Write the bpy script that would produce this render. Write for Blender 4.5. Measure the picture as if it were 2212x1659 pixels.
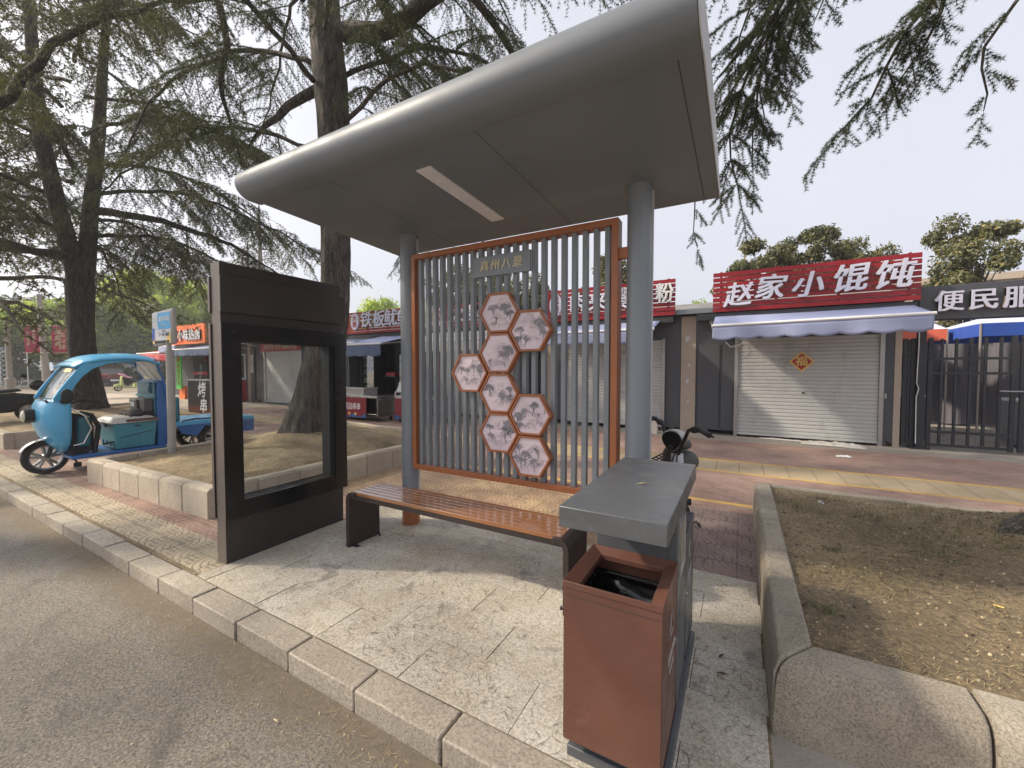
import bpy, math, random
import numpy as np
from mathutils import Matrix, Vector
R = math.radians
scene = bpy.context.scene
for o in list(bpy.data.objects): bpy.data.objects.remove(o)

# ---------------------------------------------------------------- camera
cam_d = bpy.data.cameras.new('camera'); cam = bpy.data.objects.new('camera', cam_d)
scene.collection.objects.link(cam); scene.camera = cam
cam_d.sensor_width = 36; cam_d.lens = 36 * 877 / 2212; cam_d.clip_end = 600; cam_d.clip_start = .05
CAM_H = 1.45
cam.location = (0, 0, CAM_H)
cam.rotation_euler = (R(90 - 2.05), 0, math.atan(494 / 877))
# ---------------------------------------------------------------- world, sun
SUN = Vector((-.80, -.38, .68)).normalized()
w = bpy.data.worlds.new('World'); scene.world = w; w.use_nodes = True
nt = w.node_tree; nt.nodes.clear()
out = nt.nodes.new('ShaderNodeOutputWorld'); bg = nt.nodes.new('ShaderNodeBackground')
sky = nt.nodes.new('ShaderNodeTexSky'); sky.sky_type = 'NISHITA'; sky.sun_disc = False
sky.sun_elevation = math.asin(SUN.z); sky.sun_rotation = math.atan2(SUN.x, SUN.y)
sky.air_density = 1.0; sky.dust_density = 9.0; sky.ozone_density = 1.0
hs = nt.nodes.new('ShaderNodeHueSaturation'); hs.inputs['Saturation'].default_value = .35
mx = nt.nodes.new('ShaderNodeMix'); mx.data_type = 'RGBA'; mx.inputs[0].default_value = .6
mx.inputs[7].default_value = (5.35, 5.45, 6.1, 1)     # thin even high haze over the clear sky
nt.links.new(sky.outputs[0], hs.inputs['Color']); nt.links.new(hs.outputs[0], mx.inputs[6])
tcw = nt.nodes.new('ShaderNodeTexCoord'); nw = nt.nodes.new('ShaderNodeTexNoise'); nw.inputs['Scale'].default_value = 1.6; nw.inputs['Detail'].default_value = 5
nt.links.new(tcw.outputs['Generated'], nw.inputs['Vector']); rw_ = nt.nodes.new('ShaderNodeMapRange'); rw_.inputs[3].default_value = .90; rw_.inputs[4].default_value = 1.07
nt.links.new(nw.outputs[0], rw_.inputs[0]); vm_ = nt.nodes.new('ShaderNodeVectorMath'); vm_.operation = 'SCALE'    # uneven high haze
nt.links.new(mx.outputs[2], vm_.inputs[0]); nt.links.new(rw_.outputs[0], vm_.inputs['Scale']); nt.links.new(vm_.outputs[0], bg.inputs[0]); bg.inputs[1].default_value = .15
nt.links.new(bg.outputs[0], out.inputs[0])
sd = bpy.data.lights.new('sun', 'SUN'); sd.energy = 4.2; sd.angle = R(3.0); sd.color = (1, .88, .70)
so = bpy.data.objects.new('sun', sd); scene.collection.objects.link(so)
so.rotation_euler = SUN.to_track_quat('Z', 'Y').to_euler(); so.location = (0, 0, 30)
vs = scene.view_settings; vs.view_transform = 'Standard'; vs.look = 'None'; vs.gamma = 1; vs.use_curve_mapping = False
vs.exposure = 0.43
scene.cycles.max_bounces = 8; scene.cycles.transparent_max_bounces = 12
try: scene.cycles.use_denoising = True
except Exception: pass

# ---------------------------------------------------------------- helpers
class MB:
    def __init__(s): s.v = []; s.f = []; s.m = []
    def add(s, vs_, fs, m=0):
        b = len(s.v); s.v += [tuple(p) for p in vs_]
        for f in fs: s.f.append([b + i for i in f]); s.m.append(m)
        return s
    def box(s, x0, y0, z0, x1, y1, z1, m=0):
        return s.add([(x0,y0,z0),(x1,y0,z0),(x1,y1,z0),(x0,y1,z0),(x0,y0,z1),(x1,y0,z1),(x1,y1,z1),(x0,y1,z1)],
            [(0,3,2,1),(4,5,6,7),(0,1,5,4),(1,2,6,5),(2,3,7,6),(3,0,4,7)], m)
    def obox(s, c, sz, M, m=0):
        q = MB().box(-sz[0]/2,-sz[1]/2,-sz[2]/2,sz[0]/2,sz[1]/2,sz[2]/2)
        c = Vector(c); return s.add([c + M @ Vector(p) for p in q.v], q.f, m)
    def quad(s, a, b, c, d, m=0): return s.add([a,b,c,d], [(0,1,2,3)], m)
    def tube(s, pts, r, n=8, m=0, cap=True, sq=None):
        pts = [Vector(p) for p in pts]; k = len(pts)
        rs = r if isinstance(r, (list, tuple)) else [r]*k
        vs_ = []; up = None
        for i, p in enumerate(pts):
            t = (pts[min(i+1,k-1)] - pts[max(i-1,0)]).normalized()
            if up is None: up = Vector((0,0,1)) if abs(t.z) < .9 else Vector((0,1,0))
            a = t.cross(up)
            if a.length < 1e-5: a = t.orthogonal()
            a.normalize(); b = a.cross(t).normalized(); up = b
            for j in range(n):
                an = 2*math.pi*j/n + (math.pi/n if n == 4 else 0)
                vs_.append(p + a*math.cos(an)*rs[i] + b*math.sin(an)*rs[i])
        fs = [(i*n+j, i*n+(j+1)%n, (i+1)*n+(j+1)%n, (i+1)*n+j) for i in range(k-1) for j in range(n)]
        if cap: fs += [tuple(range(n))[::-1], tuple((k-1)*n+j for j in range(n))]
        return s.add(vs_, fs, m)
    def cyl(s, a, b, r, n=16, m=0): return s.tube([a, b], r, n, m)
    def prism(s, poly, plane, a0, a1, m=0):
        P = {'xy': lambda u,v,a:(u,v,a), 'yz': lambda u,v,a:(a,u,v), 'xz': lambda u,v,a:(u,a,v)}[plane]
        n = len(poly)
        vs_ = [P(u,v,a0) for u,v in poly] + [P(u,v,a1) for u,v in poly]
        fs = [tuple(range(n)), tuple(range(2*n-1,n-1,-1))] + [(i,n+i,n+(i+1)%n,(i+1)%n) for i in range(n)]
        return s.add(vs_, fs, m)
    def ring(s, outer, inner, plane, a0, a1, m=0):
        P = {'xy': lambda u,v,a:(u,v,a), 'yz': lambda u,v,a:(a,u,v), 'xz': lambda u,v,a:(u,a,v)}[plane]
        n = len(outer)
        vs_ = [P(u,v,a) for a in (a0,a1) for L in (outer,inner) for u,v in L]
        fs = []
        for i in range(n):
            j = (i+1)%n
            fs += [(i,j,n+j,n+i),(2*n+i,3*n+i,3*n+j,2*n+j),(i,2*n+i,2*n+j,j),(n+i,n+j,3*n+j,3*n+i)]
        return s.add(vs_, fs, m)
    def lathe(s, prof, c, axis='z', n=24, m=0):
        A = {'z': lambda r,h,a:(r*math.cos(a), r*math.sin(a), h), 'x': lambda r,h,a:(h, r*math.cos(a), r*math.sin(a)),
             'y': lambda r,h,a:(r*math.cos(a), h, r*math.sin(a))}[axis]
        vs_ = []
        for r_, h in prof:
            for j in range(n):
                p = A(r_, h, 2*math.pi*j/n); vs_.append((p[0]+c[0], p[1]+c[1], p[2]+c[2]))
        k = len(prof)
        return s.add(vs_, [(i*n+j, i*n+(j+1)%n, (i+1)*n+(j+1)%n, (i+1)*n+j) for i in range(k-1) for j in range(n)], m)
    def ball(s, c, r, n=16, k=10, m=0):
        r = r if isinstance(r, tuple) else (r,r,r)
        vs_ = [(c[0]+r[0]*math.sin(math.pi*i/k)*math.cos(2*math.pi*j/n), c[1]+r[1]*math.sin(math.pi*i/k)*math.sin(2*math.pi*j/n),
                c[2]+r[2]*math.cos(math.pi*i/k)) for i in range(k+1) for j in range(n)]
        return s.add(vs_, [(i*n+j,(i+1)*n+j,(i+1)*n+(j+1)%n,i*n+(j+1)%n) for i in range(k) for j in range(n)], m)
    def grid(s, fn, nu, nv, m=0):
        vs_ = [fn(i/nu, j/nv) for j in range(nv+1) for i in range(nu+1)]
        return s.add(vs_, [(j*(nu+1)+i, j*(nu+1)+i+1, (j+1)*(nu+1)+i+1, (j+1)*(nu+1)+i) for j in range(nv) for i in range(nu)], m)
    def merge(s, o, M=None, m=None):
        s.add([M @ Vector(p) for p in o.v] if M else o.v, [], 0)
        b = len(s.v) - len(o.v)
        for f, k in zip(o.f, o.m): s.f.append([b+i for i in f]); s.m.append(k if m is None else m)
        return s

def link(o): scene.collection.objects.link(o); return o
def finish(me, name, mats, parent=None, bevel=0, smooth=True, angle=35, solid=0):
    for m in (mats if isinstance(mats, (list, tuple)) else [mats]): me.materials.append(m)
    o = link(bpy.data.objects.new(name, me))
    if smooth:
        me.polygons.foreach_set('use_smooth', [True]*len(me.polygons))
        me.set_sharp_from_angle(angle=R(angle))
    if solid:
        d = o.modifiers.new('solid', 'SOLIDIFY'); d.thickness = solid; d.offset = 0
    if bevel:
        d = o.modifiers.new('bevel', 'BEVEL'); d.width = bevel; d.segments = 2; d.limit_method = 'ANGLE'; d.angle_limit = R(40)
        d.harden_normals = False
    if parent is not None:
        o.parent = parent
        if parent.type == 'EMPTY': o.matrix_parent_inverse = Matrix.LocRotScale(parent.location, parent.rotation_euler, None).inverted()
    return o
def build(mb, name, mats, parent=None, bevel=0, smooth=True, angle=35, fix=True, solid=0):
    me = bpy.data.meshes.new(name); me.from_pydata(mb.v, [], mb.f); me.polygons.foreach_set('material_index', mb.m)
    me.update()
    if fix:
        import bmesh
        bm = bmesh.new(); bm.from_mesh(me); bmesh.ops.remove_doubles(bm, verts=bm.verts, dist=1e-6)
        bmesh.ops.recalc_face_normals(bm, faces=bm.faces); bm.to_mesh(me); bm.free()
    return finish(me, name, mats, parent, bevel, smooth, angle, solid)
def tag(o, label=None, cat=None, group=None, kind=None):
    if label: o['label'] = label
    if cat: o['category'] = cat
    if group: o['group'] = group
    if kind: o['kind'] = kind
    return o
def thing(name, label, cat, loc=(0,0,0), group=None):
    o = link(bpy.data.objects.new(name, None)); o.location = loc; o.empty_display_size = .2
    return tag(o, label, cat, group)
def copy_tree(o, parent=None):
    c = o.copy(); link(c); c.parent = parent
    if parent is not None: c.matrix_parent_inverse = o.matrix_parent_inverse.copy()
    for ch in list(o.children): copy_tree(ch, c)
    return c
FACE_FRONT = Matrix.Rotation(R(90), 4, 'X')                        # reads from -Y
FACE_EAST = Matrix.Rotation(R(90), 4, 'Z') @ Matrix.Rotation(R(90), 4, 'X')   # reads from +X
def text_mesh(body, size, loc, M=FACE_FRONT, ext=.005, bold=0, shear=0, sx=1, spacing=1, vertical=False, roty=0):
    """lettering as plain mesh data (MB), centred at loc"""
    mb = MB(); chars = [body] if not vertical else list(body)
    for i, ch in enumerate(chars):
        c = bpy.data.curves.new('lettering', 'FONT'); c.body = ch; c.size = size; c.extrude = ext; 
        c.align_x = 'CENTER'; c.align_y = 'CENTER'; c.shear = shear; c.space_character = spacing; c.resolution_u = 2
        o = bpy.data.objects.new('lettering', c); link(o)
        dg = bpy.context.evaluated_depsgraph_get(); dg.update()
        me = bpy.data.meshes.new_from_object(o.evaluated_get(dg))
        off = Matrix.Translation((0, -size*1.05*spacing*(i-(len(chars)-1)/2), 0)) if vertical else Matrix.Identity(4)
        T = Matrix.Translation(loc) @ M @ Matrix.Rotation(R(roty), 4, 'Z') @ Matrix.Diagonal((sx,1,1,1)) @ off
        for i_, (dx, dy) in enumerate(((0,0),) if not bold else ((0,0),(-bold,-bold*.5),(bold,bold*.5),(-bold,bold*.5),(bold,-bold*.5))):
            S = T @ Matrix.Translation((dx, dy, .0003*i_)); mb.add([S @ v.co for v in me.vertices], [tuple(p.vertices) for p in me.polygons])
        bpy.data.objects.remove(o); bpy.data.curves.remove(c); bpy.data.meshes.remove(me)
    return mb
def lettering(body, size, loc, m, parent, name='lettering', **k):
    mb = text_mesh(body, size, loc, **k)
    return build(mb, name, m, parent, smooth=False, fix=False)

# ---------------------------------------------------------------- materials
def N(t, n): return t.nodes.new(n)
def newmat(name):
    m = bpy.data.materials.new(name); m.use_nodes = True; t = m.node_tree
    return m, t, t.nodes['Principled BSDF']
def ramp(t, stops, interp='LINEAR'):
    r = N(t, 'ShaderNodeValToRGB'); r.color_ramp.interpolation = interp
    e = r.color_ramp.elements
    while len(e) < len(stops): e.new(.5)
    for i, (p, c) in enumerate(stops):
        e[i].position = p; e[i].color = (*c, 1) if len(c) == 3 else c
    return r
def noise(t, co, scale, detail=6, rough=.6, dist=0):
    n = N(t, 'ShaderNodeTexNoise'); n.inputs['Scale'].default_value = scale; n.inputs['Detail'].default_value = detail
    n.inputs['Roughness'].default_value = rough; n.inputs['Distortion'].default_value = dist
    t.links.new(co, n.inputs['Vector']); return n
def math_(t, op, a, b=None, c=None, clamp=False):
    n = N(t, 'ShaderNodeMath'); n.operation = op; n.use_clamp = clamp
    for i, q in enumerate((a, b, c)):
        if q is None: continue
        if hasattr(q, 'links'): t.links.new(q, n.inputs[i])
        else: n.inputs[i].default_value = q
    return n.outputs[0]
def mixc(t, fac, a, b, mode='MIX'):
    n = N(t, 'ShaderNodeMix'); n.data_type = 'RGBA'; n.blend_type = mode
    for s_, q in ((0, fac), (6, a), (7, b)):
        if hasattr(q, 'links'): t.links.new(q, n.inputs[s_])
        else: n.inputs[s_].default_value = q if s_ == 0 else ((*q, 1) if len(q) == 3 else q)
    return n.outputs[2]
def sc3(c, k): return tuple(min(1, x*k) for x in c)
def bump(t, p, h, strength=.3, dist=.01):
    b = N(t, 'ShaderNodeBump'); b.inputs['Strength'].default_value = strength; b.inputs['Distance'].default_value = dist
    t.links.new(h, b.inputs['Height']); t.links.new(b.outputs[0], p.inputs['Normal']); return b
def mat(name, col, rough=.5, metal=0, var=.12, vs=3, bmp=0, bs=60, coat=0, fine=0, dirt=None, rvar=.15, stretch=None):
    m, t, p = newmat(name); co = N(t, 'ShaderNodeNewGeometry').outputs['Position']
    if stretch:
        mp = N(t, 'ShaderNodeMapping'); mp.inputs['Scale'].default_value = stretch; t.links.new(co, mp.inputs[0]); co = mp.outputs[0]
    n = noise(t, co, vs)
    r = ramp(t, [(.3, sc3(col, 1-var)), (.7, sc3(col, 1+var))]); t.links.new(n.outputs[0], r.inputs[0]); c = r.outputs[0]
    if fine:
        n2 = noise(t, co, 90, 3); r2 = ramp(t, [(.35, (1-fine,)*3), (.65, (1+0*fine,)*3)]); t.links.new(n2.outputs[0], r2.inputs[0])
        c = mixc(t, 1, c, r2.outputs[0], 'MULTIPLY')
    if dirt:
        n3 = noise(t, co, dirt[1], 8, .7); r3 = ramp(t, [(dirt[2], (0,)*3), (dirt[2]+.14, (1,)*3)]); t.links.new(n3.outputs[0], r3.inputs[0])
        c = mixc(t, math_(t, 'MULTIPLY', r3.outputs[0], dirt[3]), c, dirt[0])
    t.links.new(c, p.inputs['Base Color'])
    rr = ramp(t, [(.3, (max(0,rough-rvar*rough),)*3), (.7, (min(1,rough+rvar*rough),)*3)]); t.links.new(noise(t, co, vs*4).outputs[0], rr.inputs[0])
    t.links.new(rr.outputs[0], p.inputs['Roughness'])
    p.inputs['Metallic'].default_value = metal
    if coat: p.inputs['Coat Weight'].default_value = coat; p.inputs['Coat Roughness'].default_value = .08
    if bmp: bump(t, p, noise(t, co, bs, 6).outputs[0], bmp, .01)
    return m
def glass(name, col=(1,1,1), alpha=.12, rough=.02):
    """thin pane: mostly transparent, mirror reflections growing at grazing angles"""
    m = bpy.data.materials.new(name); m.use_nodes = True; t = m.node_tree; t.nodes.clear()
    o = N(t, 'ShaderNodeOutputMaterial'); tr = N(t, 'ShaderNodeBsdfTransparent'); gl = N(t, 'ShaderNodeBsdfGlossy')
    tr.inputs[0].default_value = (*col, 1); gl.inputs['Roughness'].default_value = rough
    fr = N(t, 'ShaderNodeFresnel'); fr.inputs[0].default_value = 1.5
    f = math_(t, 'ADD', math_(t, 'MULTIPLY', fr.outputs[0], .55), alpha, clamp=True)
    mxs = N(t, 'ShaderNodeMixShader'); t.links.new(f, mxs.inputs[0]); t.links.new(tr.outputs[0], mxs.inputs[1]); t.links.new(gl.outputs[0], mxs.inputs[2])
    t.links.new(mxs.outputs[0], o.inputs[0]); return m
def leafmat(name, c1, c2, trans=.35, vs=.8, c3=None):
    m = bpy.data.materials.new(name); m.use_nodes = True; t = m.node_tree; t.nodes.clear()
    o = N(t, 'ShaderNodeOutputMaterial'); co = N(t, 'ShaderNodeNewGeometry').outputs['Position']
    n = noise(t, co, vs, 4); st = [(.35, c1), (.62, c2)]
    r = ramp(t, st); t.links.new(n.outputs[0], r.inputs[0]); c = r.outputs[0]
    if c3:
        n2 = noise(t, co, 9, 2); r2 = ramp(t, [(.6, (0,0,0)), (.66, (1,1,1))]); t.links.new(n2.outputs[0], r2.inputs[0])
        c = mixc(t, math_(t, 'MULTIPLY', r2.outputs[0], .8), c, c3)
    d = N(t, 'ShaderNodeBsdfPrincipled'); d.inputs['Roughness'].default_value = .55; tl = N(t, 'ShaderNodeBsdfTranslucent')
    t.links.new(c, d.inputs['Base Color']); t.links.new(mixc(t, 1, c, (1.0, 1.0, .45), 'MULTIPLY'), tl.inputs[0])
    mxs = N(t, 'ShaderNodeMixShader'); mxs.inputs[0].default_value = trans
    t.links.new(d.outputs[0], mxs.inputs[1]); t.links.new(tl.outputs[0], mxs.inputs[2]); t.links.new(mxs.outputs[0], o.inputs[0]); return m

M = {}
M['steel_grey'] = mat('grey_powder_coat', (.20,.222,.25), .42, var=.05, vs=2, coat=.15)
M['roof_grey'] = mat('roof_grey_paint', (.165,.18,.20), .5, var=.07, vs=1.5, dirt=((.11,.105,.10),1.3,.58,.35))
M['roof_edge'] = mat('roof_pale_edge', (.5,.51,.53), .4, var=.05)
M['slat_grey'] = mat('slat_grey_paint', (.20,.22,.238), .42, var=.05, vs=4)
M['rust'] = mat('orange_brown_paint', (.33,.11,.04), .42, var=.08, vs=4, dirt=((.2,.12,.08),8,.6,.3))
M['seam'] = mat('dark_seam', (.05,.05,.05), .8)
M['lamp'] = mat('lamp_diffuser', (.74,.72,.76), .25, var=.05)
M['wood'] = mat('varnished_slat', (.29,.125,.052), .22, var=.2, vs=6, coat=.9, stretch=(.5,10,10))
M['bench_metal'] = mat('dark_brown_paint', (.035,.024,.022), .45, var=.1)
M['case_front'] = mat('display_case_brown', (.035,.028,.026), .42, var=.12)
M['case_side_lit'] = mat('display_case_lit_side', (.14,.115,.10), .42, var=.08)  # case brown made paler: grazing light on the end side is in the colour
M['black'] = mat('black_gloss', (.006,.006,.007), .25)
M['blackm'] = mat('black_matt', (.012,.012,.013), .6)
M['rubber'] = mat('tyre_rubber', (.022,.021,.02), .85, bmp=.3, dirt=((.16,.13,.10),12,.5,.4))
M['bin_brown'] = mat('bin_brown_paint', (.13,.056,.039), .42, var=.14, vs=2.2, fine=.08, dirt=((.24,.13,.10),7,.6,.4), rvar=.35)
M['bin_grey'] = mat('bin_grey_paint', (.085,.09,.097), .4, var=.08, vs=3, dirt=((.20,.19,.175),6,.56,.4), rvar=.35)
M['bag'] = mat('black_liner', (.006,.006,.007), .12, bmp=.6, bs=14)
M['white'] = mat('white_paint', (.75,.75,.76), .5, var=.04)
M['letter'] = mat('sign_letter_white', (.62,.62,.74), .4, var=.04)
M['letter_side'] = mat('letter_side', (.35,.3,.22), .4)
M['gold'] = mat('gold_letter', (.62,.55,.38), .4)
M['red'] = mat('sign_red', (.27,.008,.014), .38, var=.12, vs=2)
M['oval_red'] = mat('mark_red', (.40,.02,.035), .5)
M['kiosk'] = mat('kiosk_charcoal', (.075,.078,.088), .5, var=.08, vs=1.2, dirt=((.16,.15,.14),1.6,.62,.5))
M['kiosk_dark'] = mat('kiosk_dark', (.032,.034,.040), .6)
M['cream'] = mat('cream_panel', (.44,.36,.285), .6, var=.06, dirt=((.25,.22,.2),3,.62,.5))
M['shutter'] = mat('shutter_white', (.5,.5,.49), .42, var=.05, vs=2, dirt=((.25,.24,.22),1.6,.55,.5), stretch=(1,1,.45))
M['chrome'] = mat('stainless', (.6,.6,.6), .25, metal=1, bmp=.05)
M['dullmetal'] = mat('galvanised', (.42,.41,.4), .4, metal=.8)
M['awning'] = mat('awning_blue_grey', (.30,.34,.52), .75, var=.08, vs=2)
M['awning_red'] = mat('awning_pink', (.55,.12,.13), .75)
M['awning_dark'] = mat('awning_slate', (.1,.14,.24), .75)
M['rooftile'] = mat('roof_shingle', (.2,.19,.185), .8, var=.25, vs=6, bmp=.5, bs=20)
M['trike'] = mat('trike_sky_blue', (.08,.38,.64), .34, var=.08, coat=.35, dirt=((.28,.36,.40),4,.58,.35))
M['trike_deep'] = mat('trike_deep_blue', (.03,.13,.36), .4, var=.1, coat=.2)
M['teal'] = mat('trike_teal', (.025,.14,.19), .4, var=.1, coat=.2)
M['box_blue'] = mat('box_blue_green', (.06,.25,.31), .45, var=.1, dirt=((.3,.25,.2),5,.62,.5))
M['fabric_dark'] = mat('dark_fabric', (.02,.018,.02), .9, bmp=.5, bs=30)
M['brown_vinyl'] = mat('brown_vinyl', (.13,.07,.055), .4)
M['plastic_wrap'] = mat('clear_wrap_over_cream', (.6,.57,.52), .25, bmp=1, bs=18)
M['bag_grey'] = mat('grey_bag', (.09,.085,.085), .7, bmp=.3)
M['orange'] = mat('orange_board', (.85,.19,.05), .5, var=.06)
M['green'] = mat('green_board', (.12,.55,.1), .5)
M['signblue'] = mat('sign_blue', (.05,.32,.62), .4)
M['signdeep'] = mat('sign_deep_blue', (.03,.1,.5), .4)
M['signyellow'] = mat('sign_yellow', (.75,.5,.15), .5)
M['ink'] = mat('ink', (.03,.03,.035), .8)
M['pole'] = mat('pole_grey', (.33,.31,.28), .5, var=.12, dirt=((.2,.16,.12),5,.6,.5))
M['banner'] = mat('banner_crimson', (.42,.05,.11), .6, var=.2, vs=1.5)
M['bannerhi'] = mat('banner_bright', (.6,.08,.14), .6)
M['tent_blue'] = mat('tent_blue', (.03,.09,.42), .6)
M['tent_white'] = mat('tent_pale', (.5,.55,.7), .6)
M['tent_red'] = mat('tent_orange_red', (.75,.16,.09), .6)
M['curtain'] = mat('dull_curtain', (.10,.095,.11), .9, var=.3, stretch=(8,8,.5))
M['headlight'] = mat('headlight_lens', (.6,.58,.45), .15, coat=1)
M['suv_red'] = mat('car_wine_red', (.16,.01,.02), .2, coat=1, metal=.3)
M['taillight'] = mat('tail_lamp', (.55,.06,.05), .2, coat=1)
M['plate'] = mat('plate_blue', (.08,.25,.7), .4)
M['mark'] = mat('faded_print', (.42,.40,.38), .6, var=.2, vs=20)
M['pink'] = mat('pink_cloth', (.65,.32,.42), .8)
M['lime'] = mat('scooter_lime', (.55,.62,.25), .3, coat=.5)
M['skin'] = mat('skin', (.45,.25,.17), .5)
M['shirt'] = mat('blue_shirt', (.03,.05,.12), .8)
M['hairm'] = mat('black_hair', (.01,.009,.008), .6)
M['poster'] = mat('poster_paper', (.55,.56,.6), .6, var=.1)
M['maroon'] = mat('cart_maroon', (.22,.012,.025), .4)
M['wave'] = mat('wave_blue', (.03,.12,.33), .5)
M['plaster'] = mat('far_wall', (.5,.46,.42), .8)
M['glass'] = glass('pane_glass', (.95,.96,.96), .0)
M['glass_dark'] = mat('tinted_glass', (.012,.013,.015), .08, coat=1)
M['glassw'] = glass('windscreen', (.8,.82,.8), .15, .1)
M['plasticw'] = glass('wrinkled_plastic', (.55,.55,.53), .35, .35)
M['cable'] = M['blackm']

# bark
def barkmat(name, c1, c2):
    m, t, p = newmat(name); co = N(t, 'ShaderNodeNewGeometry').outputs['Position']
    mp = N(t, 'ShaderNodeMapping'); mp.inputs['Scale'].default_value = (1,1,.22); t.links.new(co, mp.inputs[0])
    n = noise(t, mp.outputs[0], 22, 8, .65, .6); r = ramp(t, [(.36, c1), (.6, c2), (.75, sc3(c2, 1.35))]); t.links.new(n.outputs[0], r.inputs[0])
    n2 = noise(t, co, 2.5, 5); r2 = ramp(t, [(.35, (.72,.7,.68)), (.65, (1,1,1))]); t.links.new(n2.outputs[0], r2.inputs[0])
    t.links.new(mixc(t, 1, r.outputs[0], r2.outputs[0], 'MULTIPLY'), p.inputs['Base Color']); p.inputs['Roughness'].default_value = .9
    v = N(t, 'ShaderNodeTexVoronoi'); v.feature = 'DISTANCE_TO_EDGE'; v.inputs['Scale'].default_value = 16
    d2 = noise(t, mp.outputs[0], 9, 4); t.links.new(mixc(t, .25, mp.outputs[0], d2.outputs[1]), v.inputs['Vector'])
    vr = ramp(t, [(0, (0,0,0)), (.22, (1,1,1))]); t.links.new(v.outputs[0], vr.inputs[0])
    h = math_(t, 'ADD', math_(t, 'MULTIPLY', vr.outputs[0], .8), n.outputs[0]); bump(t, p, h, 1.0, .035); return m
M['bark'] = barkmat('cedar_bark', (.05,.042,.036), (.17,.15,.13))
M['bark_dark'] = barkmat('dark_bark', (.03,.025,.02), (.09,.075,.06))
M['needles'] = leafmat('cedar_needles', (.05,.062,.036), (.105,.122,.062), .35, 1.5)
M['needles_brown'] = leafmat('cedar_needles_olive', (.06,.066,.036), (.13,.133,.066), .35, .8)
M['leaf_magnolia'] = leafmat('magnolia_leaf', (.075,.09,.045), (.19,.185,.085), .35, 1.2, (.42,.32,.10))
M['leaf_lime'] = leafmat('light_green_leaf', (.22,.32,.035), (.46,.56,.07), .65, .35)
M['leaf_green'] = leafmat('green_leaf', (.04,.075,.02), (.11,.17,.04), .35, .35)
M['leaf_dark'] = leafmat('dark_leaf', (.04,.065,.025), (.09,.13,.04), .35, .4)
M['grass'] = leafmat('dry_grass', (.13,.13,.05), (.28,.24,.11), .3, 4)
M['grass_green'] = leafmat('green_grass', (.08,.10,.045), (.17,.18,.085), .3, 4)

# ground materials
def granite(name, slab=True):
    m, t, p = newmat(name); co = N(t, 'ShaderNodeNewGeometry').outputs['Position']
    mp = N(t, 'ShaderNodeMapping'); mp.inputs['Location'].default_value = (.18+.6*10+.3, -1.957+.303*20, 0)
    t.links.new(co, mp.inputs[0])
    br = N(t, 'ShaderNodeTexBrick'); t.links.new(mp.outputs[0], br.inputs['Vector'])
    br.offset = .5; br.inputs['Scale'].default_value = 1; br.inputs['Brick Width'].default_value = .6; br.inputs['Row Height'].default_value = .303
    br.inputs['Mortar Size'].default_value = .0006; br.inputs['Mortar Smooth'].default_value = .4; br.inputs['Bias'].default_value = 0
    br.inputs['Color1'].default_value = (.47,.435,.375,1); br.inputs['Color2'].default_value = (.54,.505,.44,1); br.inputs['Mortar'].default_value = (.07,.06,.05,1)
    n1 = noise(t, co, 95, 5, .9); r1 = ramp(t, [(.36, (.42,.41,.40)), (.5, (1,1,1)), (.64, (1.5,1.49,1.46))]); t.links.new(n1.outputs[0], r1.inputs[0])
    c = mixc(t, 1, br.outputs[0], r1.outputs[0], 'MULTIPLY')
    n2 = noise(t, co, 1.7, 7, .65); r2 = ramp(t, [(.36, (.76,.71,.63)), (.6, (1,1,1))]); t.links.new(n2.outputs[0], r2.inputs[0])
    c = mixc(t, 1, c, r2.outputs[0], 'MULTIPLY')
    n3 = noise(t, co, 3.4, 5, .6, .4); r3 = ramp(t, [(.59, (0,)*3), (.68, (1,)*3)]); t.links.new(n3.outputs[0], r3.inputs[0])
    c = mixc(t, math_(t, 'MULTIPLY', r3.outputs[0], .6), c, (.14,.125,.105))
    n4 = noise(t, co, 13, 2, .5); r4 = ramp(t, [(.71, (0,)*3), (.75, (1,)*3)]); t.links.new(n4.outputs[0], r4.inputs[0])
    c = mixc(t, math_(t, 'MULTIPLY', r4.outputs[0], .55), c, (.12,.10,.08))
    t.links.new(c, p.inputs['Base Color']); p.inputs['Roughness'].default_value = .75
    h = math_(t, 'SUBTRACT', math_(t, 'MULTIPLY', n1.outputs[0], .35), br.outputs['Fac'])
    bump(t, p, h, .55, .004); return m
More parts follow.
